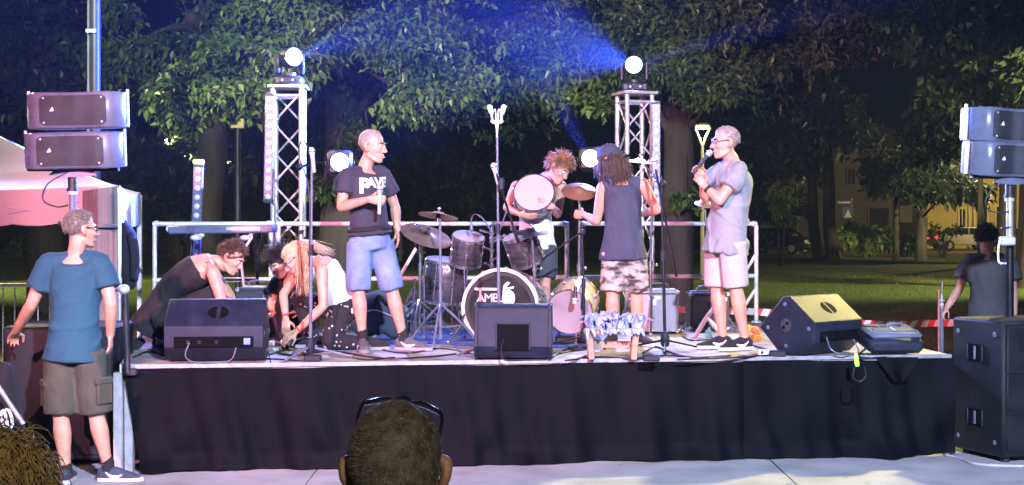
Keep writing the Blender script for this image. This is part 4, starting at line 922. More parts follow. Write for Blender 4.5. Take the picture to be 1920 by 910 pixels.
# black gear bag with a pale mark and a silver handle, lower left
t = thing('gear_bag', 'black gear bag with white mark and slanted silver handle at lower left', 'bag', tuple(G(18, 905)))
b = MB(); b.limb([P(-28, 885, 9.7), P(-20, 800, 9.75), P(-6, 740, 9.8), P(8, 690, 9.8)], [(.22, .2), (.24, .18), (.15, .12), (.06, .05)], V((1, 0, 0)), n=18); b.build('body', 'blackc', t, sharp=180)
MB().cyl(P(-6, 722, 9.5), P(44, 795, 9.5), .016, n=10).build('handle', 'alu', t)
Mx = Matrix.Translation(P(13, 783, 9.50)) @ basis((0, -1, .1), (1, 0, .25)).to_4x4()
b = MB(Mx); b.limb([(-.03, -.05, 0), (-.035, .02, 0), (-.015, .05, 0), (-.005, .0, 0), (-.01, -.06, 0)], [.011]*5, n=8); b.limb([(.0, -.07, 0), (.025, -.05, 0), (.025, .03, 0), (.005, .05, 0)], [.011]*4, n=8); b.build('printed_mark', 'flat', t)

# ================================================================ drum kit
def ring_hw(M, r, h, n, b):                      # lugs round a shell
    for k in range(n):
        a = 2*math.pi*k/n; c = M @ V((r*1.03*math.cos(a), r*1.03*math.sin(a), h)); b.append(c)
def drum(name, label, c, axis, r, h, shell, head, nl=8, cat='drum', mark=False, bottom='dhead'):
    """c: centre of the batter or front head; the shell runs from it along -axis."""
    t = thing(name, label, cat, tuple(c), 0, 'drums of the kit'); M = fr(c, axis)
    MB(M).lathe([(r*.985, -h), (r, -h+.004), (r, -.004), (r*.985, 0), (r*.95, -.004), (r*.95, -h+.004), (r*.985, -h)], None, 40).build('shell', shell, t)
    for z in (-.012, -h+.012):
        MB(M).lathe([(r*1.0, z-.014), (r*1.035, z-.014), (r*1.045, z), (r*1.035, z+.014), (r*1.0, z+.014), (r*1.0, z-.014)], None, 40).build('hoop', 'chrome', t)
    MB(M).lathe([(0, .003), (r*.97, .001), (r*.985, -.003), (0, -.002)], None, 40).build('drum_head', head, t)
    MB(M).lathe([(0, -h-.002), (r*.97, -h-.001), (r*.97, -h+.004), (0, -h+.003)], None, 40).build('resonant_head', bottom, t)
    for k in range(nl):
        a = 2*math.pi*(k+.5)/nl; d = V((math.cos(a), math.sin(a), 0)); b = MB(M)
        b.box(d*(r+.010)+V((0, 0, -h/2)), (.024, .024, min(.05, h*.3)), .006, Matrix.Rotation(a, 3, 'Z')); b.cyl(d*(r*1.045+.006)+V((0, 0, -h+.01)), d*(r*1.045+.006)+V((0, 0, -.005)), .0045, n=6)
        b.build('lug', 'chrome', t)
    return t, M
# bass drum, front head towards the audience
bc = P(938, 577, 12.12); bt, Mb = drum('bass_drum', 'bass drum with black lettered front head behind the small wedge', bc, (-.20, -1, .04), .300, .46, 'drumsh', 'bhead', 10)
MB(Mb).lathe([(.300, -.045), (.325, -.045), (.328, -.02), (.325, .012), (.298, .012), (.296, -.01), (.300, -.045)], None, 48).build('front_hoop', 'silver', bt)
MB(Mb).lathe([(.262, .005), (.293, .004), (.293, .001), (.262, .001), (.262, .005)], None, 48).build('damper_ring', 'rubber', bt)
Mt = fr(bc+V((-.20, -1, .04)).normalized()*.0055, (-.20, -1, .04), (1, -.2, 0))
off = tuple(bt.location)
def mt(x, y): return Mt @ Matrix.Translation((x, y, 0))
text_mesh('T', mt(-.168, .098), .165, 'flat', 'letter', bt, off)
text_mesh('AMBU', mt(-.072, .076), .098, 'flat', 'letter', bt, off, spacing=.88)
MB(mt(-.105, .150)).box((0, 0, 0), (.20, .020, .004), .001).build('letter_bar', 'flat', bt)
b = MB(mt(.070, .078)); b.lathe([(.016, 0), (.054, 0), (.054, .003), (.016, .003), (.016, 0)], Matrix.Diagonal((1, 1.25, 1, 1)), 24)
b.prism([(-.05, .04), (-.03, .05), (-.012, .10), (.012, .125), (-.012, .135), (-.042, .105)], .003); b.prism([(-.012, .068), (.045, .082), (.043, .098), (-.012, .085)], .003); b.prism([(.02, -.085), (.05, -.06), (.068, -.055), (.068, -.072), (.045, -.082), (.03, -.1)], .003)
b.build('drum_emblem', 'flat', bt)
for s in (-1, 1):
    q = Mb @ V((0, 0, -.06)); MB().cyl(q+V((s*.30, 0, -.05)), V((q.x+s*.43, q.y-.16, HS)), .011, n=8).ball((q.x+s*.43, q.y-.16, HS+.015), .018, 8, 6).build('spur', 'chrome', bt)
for k in range(10):
    a = 2*math.pi*k/10+.15; d = V((math.cos(a), math.sin(a), 0)); MB(Mb).box(d*.330+V((0, 0, -.012)), (.02, .03, .05), .006, Matrix.Rotation(a, 3, 'Z')).build('claw', 'chrome', bt)
drum('floor_tom', 'deep silver floor tom on legs left of the bass drum', P(838, 487, 12.7), (.10, -.12, 1), .185, .37, 'drumsh', 'dhead')
for x, y, lx in ((806, 560, 800), (840, 566, 846), (872, 560, 880)):
    pass
ftom = bpy.data.objects['floor_tom']
for ang in (200, 320, 80):
    a = R(ang); q = P(838, 525, 12.7)+V((.205*math.cos(a), .205*math.sin(a), 0)); MB().cyl((q.x, q.y, HS), (q.x, q.y, q.z+.12), .009, n=8).ball((q.x, q.y, HS+.016), .018, 8, 6).build('leg', 'chrome', ftom)
drum('rack_tom', 'left silver rack tom tilted over the bass drum', P(879, 443, 12.45), (.14, -.34, .93), .138, .25, 'drumsh', 'dhead', 6)
drum('rack_tom', 'right silver rack tom tilted beside the drummer in white', P(972, 440, 12.45), (-.34, -.22, .93), .145, .27, 'drumsh', 'dhead', 6)
# microphones clipped on the toms
def boom_tube(b, pts, r): b.tube(pts, r, n=7)
gt, Mg = drum('side_drum', 'tan shelled drum lying on its side right of the small wedge', P(1068, 586, 12.0), (-.22, -1, -.30), .185, .36, 'gold', 'clearh', 8)
MB().box(V((P(1068, 586, 12.0).x+.04, 12.17, HS+.035)), (.30, .26, .05), .01).build('cradle', 'blackm', gt)
drum('snare_drum', 'snare drum held up by the drummer in the white tank top', P(1001, 361, 12.60), (-.05, -.90, .42), .172, .14, 'chrome', 'dhead', 8)
def tripod(b, c, z0, h, r, n=3, a0=.4, th=.011):
    for k in range(n):
        a = a0+2*math.pi*k/n; e = V((c.x+r*math.cos(a), c.y+r*math.sin(a), z0+.012)); m = V((c.x, c.y, z0+h)); b.limb([m, m.lerp(e, .6)+V((0, 0, .02)), e], [th, th, th*.9], n=8)
        b.cyl(V((c.x, c.y, z0+h*.42)), m.lerp(e, .55), .006, n=6); b.ball(e, .018, 8, 6)
def cymbal(label, c, axis, r, m='brass'):
    M = fr(c, axis); t = thing('cymbal', label, 'cymbal', tuple(c), 0, 'cymbals of the drum kit')
    MB(M).lathe([(.006, .026), (.018, .028), (.04, .022), (.055, .010), (r*.5, .003), (r, -.012), (r*.99, -.0145), (r*.5, 0), (.055, .006), (.04, .018), (.006, .022), (.006, .026)], None, 48).build('bronze_disc', m, t)
    MB(M).lathe([(.006, -.03), (.018, -.03), (.018, .0), (.006, .02)], None, 12).build('felt', 'blackc', t); MB(M).cyl((0, 0, -.05), (0, 0, .065), .004, n=6).ball((0, 0, .055), (.02, .007, .01), 8, 6).build('wing_nut', 'chrome', t)
    return t
def cym_stand(label, base, top, Z, m='chrome', tr=.30, boom=None, zr=None, legs=3):
    """base px, top px at distance Z, feet on the deck."""
    p = P(*top, Z); x0 = (base-CX)/F*Z; c = V((x0, Z, HS)); t = thing('cymbal_stand', label, 'cymbal stand', tuple(c), 0, 'hardware stands of the drum kit')
    b = MB(); tripod(b, c, HS, .34, tr); b.build('tripod', m, t)
    e = V((x0+(p.x-x0)*.15, Z, HS+.62)); MB().cyl(c+V((0, 0, .05)), e, .014, n=10).build('lower_tube', m, t)
    top_ = p if boom is None else P(*boom, Z)
    MB().cyl(e, top_, .0105, n=10).build('upper_tube', m, t); b = MB(); b.cyl(e-V((0, 0, .03)), e+V((0, 0, .03)), .02, n=10); b.cyl(e, e+V((.05, -.02, 0)), .006, n=6).ball(e+V((.055, -.02, 0)), (.012, .006, .016), 8, 6); b.build('joint', m, t)
    if boom is not None:
        d = (p-top_); MB().cyl(top_-d*.35, p, .008, n=8).ball(top_, .022, 8, 6).ball(top_-d*.35, (.02, .02, .02), 8, 6).build('boom_arm', m, t)
    return t
cym_stand('thick chrome cymbal stand with boom at the left of the drum kit', 786, (800, 438), 12.55, boom=(786, 428), tr=.34)
cymbal('large bronze crash cymbal tilted left of the floor tom', P(800, 440, 12.5), (.30, -.36, .88), .225)
cym_stand('dark cymbal stand in front of the floor tom', 826, (825, 408), 12.0, 'cabg', .33)
cymbal('thin bright cymbal edge on over the railing left of the drums', P(822, 403, 12.0), (.14, .17, 1), .165, 'brassl')
cym_stand('chrome cymbal stand between drummer and capped man', 1085, (1087, 366), 12.3, tr=.32)
cymbal('bronze cymbal between the drummer and the capped man', P(1086, 357, 12.3), (.03, -.50, .86), .150)
cym_stand('dark stand in front of the drummer legs', 1003, (997, 436), 12.15, 'chrome', .26)
cymbal('small dark hi hat cymbal below the held snare drum', P(996, 434, 12.15), (0, -.16, 1), .150, 'blackm')
cym_stand('cymbal stand behind the capped man arm', 1222, (1205, 303), 13.2, 'chrome', .30, boom=(1225, 330))
cymbal('pale cymbal edge on right of the capped man hair', P(1200, 303, 13.1), (.11, -.04, 1), .185, 'white')
cym_stand('cymbal stand mostly behind the grey shirt man', 1330, (1322, 386), 13.6, 'chrome', .28)
cymbal('small bronze cymbal poking out behind the grey shirt man', P(1322, 381, 13.6), (.12, -.35, 1), .10, 'brassl')
# spare hardware: folded chrome stands and pedals by the kit
for x, y, sd_, lb_ in ((775, 615, 3, 'folded chrome drum stand beside the bald man shoe'), (858, 612, 5, 'chrome hardware legs below the floor tom'), (905, 612, 6, 'chrome pedal frame beside the bass drum rim')):
    rg = random.Random(sd_); c = D(x, y+14); t = thing('hardware_stand', lb_, 'drum hardware', tuple(c), 0, 'chrome drum hardware on the blue rug'); b = MB(); tripod(b, c, HS, .42, .22, 3, rg.uniform(0, 2), .010); b.build('tripod', 'chrome', t)
    MB().cyl(c+V((0, 0, .05)), c+V((rg.uniform(-.1, .1), 0, .50)), .011, n=8).build('tube', 'chrome', t)
    for k in range(3):
        q = c+V((rg.uniform(-.12, .12), rg.uniform(-.1, .1), rg.uniform(.1, .4))); MB().cyl(q, q+V((rg.uniform(-.14, .14), 0, rg.uniform(-.1, .1))), .008, n=6).ball(q, .017, 8, 6).build('arm', 'chrome', t)
# tom mount with many clamps in the middle of the kit
t = thing('tom_mount', 'chrome tom mount post with clamps above the bass drum', 'drum hardware', tuple(P(922, 515, 12.4))); q = P(922, 515, 12.4)
MB().cyl(q, P(922, 425, 12.4), .013, n=10).build('post', 'chrome', t)
for y, dx in ((438, -20), (455, 16), (470, -16), (488, 14), (500, -12), (448, 24)):
    a = P(922, y, 12.4); e = P(922+dx, y-6, 12.38); MB().cyl(a, e, .009, n=8).ball(a, .022, 8, 6).ball(e, .014, 8, 6).build('clamp_arm', 'chrome', t)
for pts, lb_ in (([(884, 432), (884, 412), (890, 402), (905, 410), (924, 438)], 'small clip microphone arched over the left rack tom'), ([(960, 430), (957, 410), (950, 398), (940, 425), (930, 452)], 'small clip microphone arched over the right rack tom')):
    t = thing('clip_microphone', lb_, 'microphone', tuple(P(*pts[0], 12.3)), 0, 'clip microphones on the toms'); MB().tube([P(*p, 12.3) for p in pts], .006).build('gooseneck', 'cabg', t); MB().limb([P(*pts[0], 12.3), P(pts[0][0], pts[0][1]-11, 12.3)], [.016, .012], n=10).build('capsule', 'cabg', t)
# keyboard on its stand, seen from the rear
kt = thing('keyboard', 'long keyboard seen from behind in front of the free standing led bar', 'keyboard', tuple(P(419, 431, 13.15))); q = P(419, 430, 13.15)
rk = Matrix.Rotation(R(-1.0), 3, 'Y'); MB().box(q, (.93, .28, .075), .012, rk).build('case', 'cabg', kt)
for k in range(0, 36): MB().box(q+V((-.43+.0245*k, .07, .042)), (.022, .14, .016), .003).build('white_key', 'white', kt)
MB().box(q+V((.2, -.142, .005)), (.3, .006, .03), .002).build('socket_panel', 'silver', kt); MB().ball(q+V((-.46, -.1, 0)), .03, 8, 6).build('end_knob', 'white', kt)
b = MB()
for s in (-1, 1):
    for e in (-1, 1): b.cyl(q+V((s*.30, e*.16, -.045)), V((q.x+s*.30, q.y-e*.20, HS+.02)), .014, n=8)
b.cyl(q+V((-.3, 0, -.45)), q+V((.3, 0, -.45)), .012, n=8)
ks = thing('keyboard_stand', 'crossed stand under the keyboard behind the crouching man', 'stand', (q.x, q.y, HS)); b.build('crossed_legs', 'blackm', ks)
for s in (-1, 1): MB().ball(q+V((s*.22, -.12, -.075)), (.055, .03, .026), 10, 6).ball(q+V((s*.22+.05, -.13, -.055)), (.03, .03, .02), 8, 6).build('clamp', 'white' if s < 0 else 'silver', ks)
MB().tube([q+V((.30, -.14, -.045)), q+V((.25, -.16, -.12)), q+V((.19, -.17, -.25)), q+V((.2, -.1, -.5))], .012).build('folded_arm', 'silver', ks)

# ================================================================ amplifiers
def amp(label, x0, x1, ytop, ybot, rz, cloth, d=.27, feet=True):
    Z = SZ(ybot)+.02; w_ = (x1-x0)/F*Z; h_ = (ybot-ytop)/F*Z; t = thing('guitar_amplifier', label, 'amplifier', (((x0+x1)/2-CX)/F*Z, Z+d/2, HS), rz, 'guitar amplifiers at the back of the stage')
    MB().box((0, 0, .02+(h_-.02)/2), (w_, d, h_-.02), .014).build('cabinet', 'tolex', t, False); y = -d/2
    MB().box((0, y-.003, .02+(h_-.02)*.47), (w_-.05, .012, (h_-.02)*.86), .003).build('grille_cloth', cloth, t, False)
    b = MB()
    for s in (-1, 1): b.box((s*(w_/2-.014), y-.006, h_/2+.01), (.026, .014, h_-.03), .003)
    b.box((0, y-.007, h_-.014), (w_-.056, .014, .024), .003); b.box((0, y-.007, .034), (w_-.056, .014, .024), .003); b.build('front_frame', 'ampg' if cloth == 'ampg' else 'tolex', t, False)
    MB().box((-w_*.08 if cloth == 'ampg' else w_*.3, y-.012, h_*.83), (w_*.30, .006, .035), .003).box((-w_*.08 if cloth == 'ampg' else w_*.34, y-.012, h_*.73), (w_*.09, .006, .06), .003).build('name_badge', 'silver', t, False)
    for sx in (-1, 1):
        for z in (.03, h_-.02): MB().box((sx*(w_/2-.012), y+.004, z), (.04, .04, .04), .012).build('corner_cap', 'silver', t, False)
        MB().cyl((sx*(w_/2-.05), 0, 0), (sx*(w_/2-.05), 0, .022), .02, n=10).build('foot', 'rubber', t, False)
    MB().limb([V((-.10, 0, h_)), V((-.07, 0, h_+.05)), V((.07, 0, h_+.05)), V((.10, 0, h_))], [(.02, .008)]*4, V((0, 1, 0)), n=8).build('handle', 'tolex' if cloth == 'ampg' else 'cabg', t, False)
    MB().box((0, .03, h_+.004), (w_*.8, .1, .012), .003).build('control_panel', 'silver', t, False)
    return t
amp('large grey fronted guitar amplifier behind the boom mic stand', 1198, 1276, 545, 627, R(-6), 'ampg', .30)
amp('smaller dark guitar amplifier left of the grey shirt man legs', 1292, 1366, 549, 622, R(3), 'ampd', .28)
amp('black amplifier on the deck between wedge and blonde woman', 442, 520, 540, 640, R(2), 'tolex', .3)
gs = thing('guitar_stand', 'folded pale guitar stand leaning before the dark amplifier', 'stand', tuple(D(1320, 632))); q = D(1320, 632); b = MB()
b.limb([P(1303, 632, 12.75), P(1325, 596, 12.8), P(1344, 570, 12.9)], [.018, .02, .016], n=8).build('arm', 'silver', gs); MB().limb([P(1325, 594, 12.8), P(1348, 616, 12.75)], [.012, .012], n=8).limb([P(1325, 594, 12.8), P(1352, 632, 12.6)], [.012, .012], n=8).build('leg', 'silver', gs)
MB().limb([P(1338, 580, 12.82), P(1350, 560, 12.9)], [.026, .02], n=8).build('grip', 'bluecloth', gs)
tag(MB().box(D(1329, 634, .03), (.06, .06, .07), .012).cyl(D(1329, 634, .06), D(1329, 634, .09), .012, n=8).build('teal_bottle', 'teal'), 'small teal bottle on the deck before the dark amplifier', 'bottle')
t = thing('cable_reel', 'orange cable bundle on the deck behind the tilted wedge', 'cable', tuple(D(1410, 634)))
for k in range(4): MB().tube([D(1396+3*k, 636, .02+.015*k), D(1404, 630, .06+.01*k), D(1418-2*k, 630, .07-.01*k), D(1426, 638, .03), D(1412, 642, .02+.012*k), D(1397, 637, .02)], .013).build('cable_loop', 'orange', t)
# ================================================================ microphones and their stands
def mic(name, label, c, d, m='cabg', L=.16, wire=False, r=.024):
    """c: centre of the grille, d: direction from grille to tail."""
    d = V(d).normalized(); c = V(c); t = thing(name, label, 'microphone', tuple(c), 0, 'hand microphones'); M = fr(c, d)
    MB(M).lathe([(0, -r*1.15), (r*.6, -r), (r, -r*.35), (r*1.02, .2*r), (r*.9, r*.9), (.6*r, r*1.2), (0, r*1.2)], None, 16).build('grille', 'silver' if not wire else 'white', t)
    MB(M).lathe([(r*1.05, -.001), (r*1.07, .004), (r*1.0, .008)], None, 16).build('band', 'chrome', t)
    MB(M).lathe([(0, r*.9), (r*.82, r), (r*.7, r*2), (r*.55, L), (0, L+.004)], None, 14).build('handle', m, t); return t
def mic_stand(label, xb, yb, xt, yt, m='blackm', tr=.30, zt=None, base=None):
    c = D(xb, yb); Z = c.y; tp = P(xt, yt, Z); t = thing('microphone_stand', label, 'microphone stand', tuple(c), 0, 'microphone stands'); b = MB()
    b.lathe([(.02, .03), (.035, .05), (.035, .11), (.022, .15)], Matrix.Translation(c), 12).build('hub', 'cab', t)
    for k in range(3):
        a = .5+2.1*k+xb*.01; MB().cyl(c+V((0, 0, .085)), c+V((tr*math.cos(a), tr*math.sin(a), .012)), .009, n=8).ball(c+V((tr*math.cos(a), tr*math.sin(a), .014)), .014, 8, 6).build('leg', m, t)
    mid = c.lerp(tp, .52)+V((0, 0, .04)); MB().cyl(c+V((0, 0, .04)), mid, .0125, n=10).build('lower_tube', m, t); MB().cyl(mid, tp, .009, n=10).build('upper_tube', m, t)
    MB().cyl(mid-V((0, 0, .05)), mid+V((0, 0, .03)), .018, n=10).build('clutch', 'cab', t)
    return t, tp
s1, p1 = mic_stand('straight microphone stand in front of the blonde woman', 582, 672, 585, 296, 'cabg')
mic('microphone', 'microphone on the straight stand left of the bald man', p1+V((0, -.01, .05)), (.1, .1, -1), 'silver')
MB().tube([p1, p1+V((-.03, -.03, .08)), p1+V((-.07, 0, .13)), p1+V((-.1, .02, .02)), p1+V((-.02, -.01, -.25)), p1+V((-.02, -.01, -.8))], .005).build('mic_cable', 'cable', s1)
s2, p2 = mic_stand('tall overhead microphone stand in front of the bass drum', 936, 664, 932, 228, 'cabg', .34)
for dx, lb_, a in ((-14, 'left of the twin overhead microphones on the tall stand', (-.5, 0, 1)), (13, 'right of the twin overhead microphones on the tall stand', (.45, 0, 1))):
    t = thing('overhead_microphone', lb_, 'microphone', tuple(p2), 0, 'twin overhead microphones'); e = P(932+dx, 200, p2.y)
    MB().limb([e, P(932+dx*.75, 212, p2.y)], [.020, .017], n=12).build('capsule', 'white', t); MB().limb([P(932+dx*.75, 212, p2.y), P(932+dx*.5, 232, p2.y), p2], [.012, .008, .008], n=8).build('clip', 'silver', t)
    MB().tube([P(932+dx*.6, 212, p2.y), P(932+dx*.25, 205, p2.y-.01), P(932+dx*.15, 228, p2.y-.02), p2+V((0, -.03, -.12))], .005).build('wire', 'silver', t)
MB().box(p2, (.10, .025, .02), .006).build('stereo_bar', 'silver', s2)
q = P(940, 345, p2.y-.05); MB().box(q, (.05, .05, .10), .012).build('boom_clamp', 'cab', s2)
MB().cyl(P(928, 318, p2.y-.05), P(972, 455, p2.y-.08), .009, n=8).build('boom_arm', 'blackm', s2); MB().limb([P(962, 425, p2.y-.08), P(972, 455, p2.y-.08)], [.016, .012], n=8).build('counterweight', 'blackm', s2)
mic('microphone', 'microphone on the boom beside the tall overhead stand', P(926, 312, p2.y-.05), (.25, .1, -1), 'silver', .14)
s3, p3 = mic_stand('boom microphone stand between capped man and grey shirt man', 1247, 658, 1240, 330, 'blackm', .34)
MB().cyl(P(1228, 312, p3.y), P(1268, 517, p3.y-.02), .010, n=8).build('boom_arm', 'blackm', s3); MB().limb([P(1253, 450, p3.y), P(1268, 517, p3.y-.02)], [.013, .012], n=8).build('boom_counterweight', 'blackm', s3); MB().ball(P(1243, 345, p3.y), .028, 8, 6).build('boom_joint', 'cab', s3)
mic('microphone', 'microphone at the end of the boom right of the capped man', P(1226, 302, p3.y), (.2, .1, -1), 'silver', .12)
s4, p4 = mic_stand('dark microphone stand with boom behind the tan drum', 1096, 650, 1092, 436, 'blackm', .32)
MB().cyl(P(1016, 487, p4.y+.1), P(1098, 430, p4.y), .008, n=8).build('boom_arm', 'blackm', s4); MB().ball(P(1092, 436, p4.y), .026, 8, 6).build('boom_joint', 'cab', s4); MB().cyl(P(1086, 520, p4.y-.02), P(1076, 545, p4.y-.02), .007, n=6).build('clip_arm', 'silver', s4)
mic('microphone', 'dark microphone hanging before the tan drum', P(1078, 565, p4.y-.1), (.05, .1, 1), 'black', .12)
# third stand at the stage's right rear, the one the dark shirted man holds
t = thing('floor_stand', 'thin pale stand held at the right rear corner of the stage', 'stand', tuple(P(1766, 770, 13.75))); X = P(1766, 600, 13.75).x
b = MB(); b.cyl((X, 13.75, .02), (X, 13.75, .95), .017, n=8); b.build('lower_tube', 'cabg', t); MB().cyl((X, 13.75, .95), (X, 13.75, 1.08), .010, n=8).cyl((X, 13.75, 1.08), (X+.005, 13.75, 1.2), .004, n=6).ball((X, 13.75, 1.02), (.03, .02, .012), 8, 6).ball((X, 13.75, .98), .022, 8, 6).build('top_fitting', 'silver', t)
b = MB(); tripod(b, V((X, 13.75, 0)), 0, .4, .32); b.build('tripod', 'silver', t)

# ================================================================ things on the deck
def deck_pt(x, y): return D(x, y)
rg = random.Random(4)
def outline(pts, z, h, m, name, label, cat, wob=0.012, **kw):
    P_ = cr([D(*p)-V((0, 0, HS)) for p in pts+[pts[0]]], 8)[:-1]; n = len(P_); c = sum((V(p) for p in P_), V())/n; b = MB(); vs = [(c.x, c.y, z+h+.004)]
    for k in (.35, .7, 1.0):
        for p in P_: q = c.lerp(V(p), k); vs.append((q.x, q.y, z+h+wob*math.sin(q.x*23+q.y*9)*k))
    for p in P_: vs.append((p[0], p[1], z))
    fs = [(0, 1+i, 1+(i+1) % n) for i in range(n)]+[(1+j*n+i, 1+(j+1)*n+i, 1+(j+1)*n+(i+1) % n, 1+j*n+(i+1) % n) for j in range(3) for i in range(n)]
    b.add(vs, [f if len(f) == 3 else f for f in fs]); return tag(b.build(name, m, sharp=60), label, cat)
outline([(705, 646), (715, 624), (800, 620), (905, 618), (1050, 620), (1120, 632), (1115, 650), (1010, 652), (890, 650), (800, 645)], HS+.003, .010, 'rug', 'rug', 'rumpled blue rug spread under the drum kit', 'rug')
# bench with pale blue cloth
bt_ = thing('wooden_bench', 'low wooden bench at the stage front with pale blue cloth on it', 'bench', tuple(D(1151, 678))); Zb = SZ(676)
def pb(x, y, dz=0): return P(x, y, Zb+dz)
MB().box((pb(1151, 630).x, Zb+.10, HS+.205), (.42, .20, .032), .006, Matrix.Rotation(R(-1.5), 3, 'Y')).build('seat_board', 'wood', bt_)
for x, s in ((1110, -1), (1189, 1)):
    for dz in (.03, .17): MB().box((pb(x, 650).x+s*.008, Zb+dz, HS+.095), (.045, .035, .188), .005, Matrix.Rotation(R(5*s), 3, 'Y')).build('leg', 'wood', bt_)
MB().box((pb(1150, 655).x, Zb+.17, HS+.10), (.27, .025, .05), .004).build('stretcher', 'wood', bt_)
t = thing('frilled_cloth', 'crumpled pale blue frilled cloth draped over the wooden bench', 'cloth', (pb(1150, 620).x, Zb+.1, HS+.22)); b = MB()
for k in range(95):
    u = rg.random(); x = lerp_(1104, 1200, u); c = V((pb(x, 620).x, Zb+rg.uniform(.02, .20), HS+.222)); h = rg.uniform(.045, .13)*(1-.35*abs(u-.45)); a = rg.uniform(0, 6.28); l = V((rg.uniform(-.05, .05), rg.uniform(-.05, .05), 0))
    wd = rg.uniform(.012, .026); b.limb([c, c+l*.4+V((0, 0, h*.55)), c+l+V((0, 0, h)), c+l*1.9+V((rg.uniform(-.02, .02), 0, h*.72))], [(wd, .006), (wd*1.3, .005), (wd, .004), (wd*.4, .003)], V((math.cos(a), math.sin(a), 0)), n=8, k=2)
for k in range(26):
    u = rg.random(); c = V((pb(lerp_(1100, 1205, u), 640).x, Zb-.015-rg.random()*.02, HS+.222)); d = rg.uniform(.01, .05)*(1.6 if u < .1 else 1); b.limb([c+V((0, .04, .008)), c+V((0, 0, .004)), c+V((rg.uniform(-.02, .02), -.012, -d))], [(.016, .004)]*2+[(.008, .003)], V((1, 0, 0)), n=6, k=2)
b.build('frill', 'bluecloth', t, sharp=180)
# black moulded case on the right corner
t = thing('moulded_case', 'black moulded plastic case resting on the right stage corner', 'case', tuple(D(1668, 672))); Zc = SZ(668)+.05; rc = Matrix.Rotation(R(6), 3, 'Z') @ Matrix.Rotation(R(9), 3, 'X'); cc_ = P(1668, 640, Zc+.15); cc_.z = HS+.125
def cb(p): return cc_+rc @ V(p)
MB().box(cb((0, 0, -.03)), (.43, .36, .12), .035, rc).build('lower_shell', 'cab', t); MB().box(cb((0, 0, .045)), (.40, .33, .05), .022, rc).build('lid', 'cabg', t)
MB().box(cb((0, -.05, .072)), (.30, .10, .008), .003, rc).build('lid_recess', 'rubber', t); MB().box(cb((0, -.05, .078)), (.012, .10, .008), .002, rc).build('recess_rib', 'silver', t); MB().box(cb((0, -.105, .074)), (.36, .012, .014), .004, rc).build('lid_ridge', 'cabg', t)
MB().tube([cb((-.06, .06, .075)), cb((0, .03, .088)), cb((.08, .06, .09)), cb((.12, .10, .085)), cb((.02, .12, .08))], .010).build('handle', 'cabg', t); MB().box(cb((-.13, .08, .072)), (.10, .08, .012), .004, rc).build('latch', 'rubber', t)
MB().tube([cb((-.22, -.12, -.05)), cb((-.3, -.17, -.10)), cb((-.24, -.24, -.10)), cb((-.1, -.22, -.10))], .008).build('strap', 'cable', t)
b = MB(); fr_ = FR_-FL
def fn(u, v):
    x = lerp_(lerp_(1672, 1641, v), lerp_(1700, 1722, v), u); y = lerp_(718-10*abs(u-.5), 670, v); s_ = P(x, y, 10.9); d = FL+(FR_-FL)*max(0, min(1, (x-232)/1551)); p = P(x, y, (d.y-.10)); p.y -= .02*math.sin(u*7)*(1-v)+.02*(1-v); return p
b.grid(fn, 18, 8); k = len(b.v); f0 = list(b.f); b.v += [(x, y+.006, z) for x, y, z in b.v]; b.f += [tuple(i+k for i in f)[::-1] for f in f0]; b.mi = [0]*len(b.f)
tag(b.build('hanging_cloth', 'drape', sharp=180), 'small black cloth hanging from the moulded case over the skirt', 'cloth')
# cables, boxes, bags
def cable(label, pts, r=.0075, m='cable', z=.0):
    b = MB(); q = [D(*p, r*.8+(z if 0 < i < len(pts)-1 else 0)) for i, p in enumerate(pts)]; b.tube(q, r, n=6, k=5); return tag(b.build('cable', m, sharp=180), label, 'cable', 'cables lying on the stage deck')
cs = [('long black cable along the stage front left of the bench', [(640, 662), (720, 674), (800, 671), (880, 664), (905, 676)]), ('black cable curling from the blonde woman towards the bald man', [(520, 664), (560, 668), (620, 660), (680, 676), (740, 672)]),
      ('cable looping beside the small wedge', [(1035, 672), (1055, 660), (1090, 650), (1110, 662), (1080, 676)]), ('cable running under the wooden bench', [(1060, 678), (1120, 671), (1190, 674), (1250, 668), (1300, 672)]),
      ('cable curling round the boom stand foot', [(1205, 664), (1230, 652), (1262, 664), (1300, 672), (1370, 668)]), ('cable before the grey shirt man shoes', [(1270, 676), (1330, 674), (1400, 671), (1440, 668)]),
      ('cable running back past the amplifiers', [(1280, 632), (1300, 640), (1350, 636), (1400, 646), (1450, 660)]), ('cable from the left wedge to the power box', [(490, 674), (530, 676), (570, 678), (600, 676)]),
      ('thick cable at the left front corner by the crouching man', [(250, 672), (275, 662), (300, 664), (330, 676)]), ('cable crossing the deck behind the bald man', [(690, 652), (760, 664), (830, 655), (900, 668)]),
      ('cable coiled at the drum rug edge', [(1010, 655), (1040, 648), (1075, 656), (1045, 664), (1015, 658)]), ('cable under the blonde woman hands', [(500, 668), (540, 658), (575, 664), (600, 655), (570, 650)])]
for lb_, p in cs: cable(lb_, p, .009 if 'thick' in lb_ else .0075)
for x, y, m, lb_ in ((585, 679, 'cab', 'small black power box at the stage edge below the straight mic stand'), (1222, 679, 'cab', 'small black power box right of the wooden bench'), (1437, 668, 'white', 'small white adapter at the stage edge left of the tilted wedge'), (1460, 670, 'cab', 'black plug box beside the white adapter')):
    c = D(x, y); t = thing('power_box', lb_, 'power box', tuple(c)); MB().box(c+V((0, .05, .024)), (.12, .08, .046), .008).build('case', m, t)
    for s in (-.03, .03): MB().cyl(c+V((s, .008, .026)), c+V((s, .012, .026)), .012, n=10).build('socket', 'rubber', t)
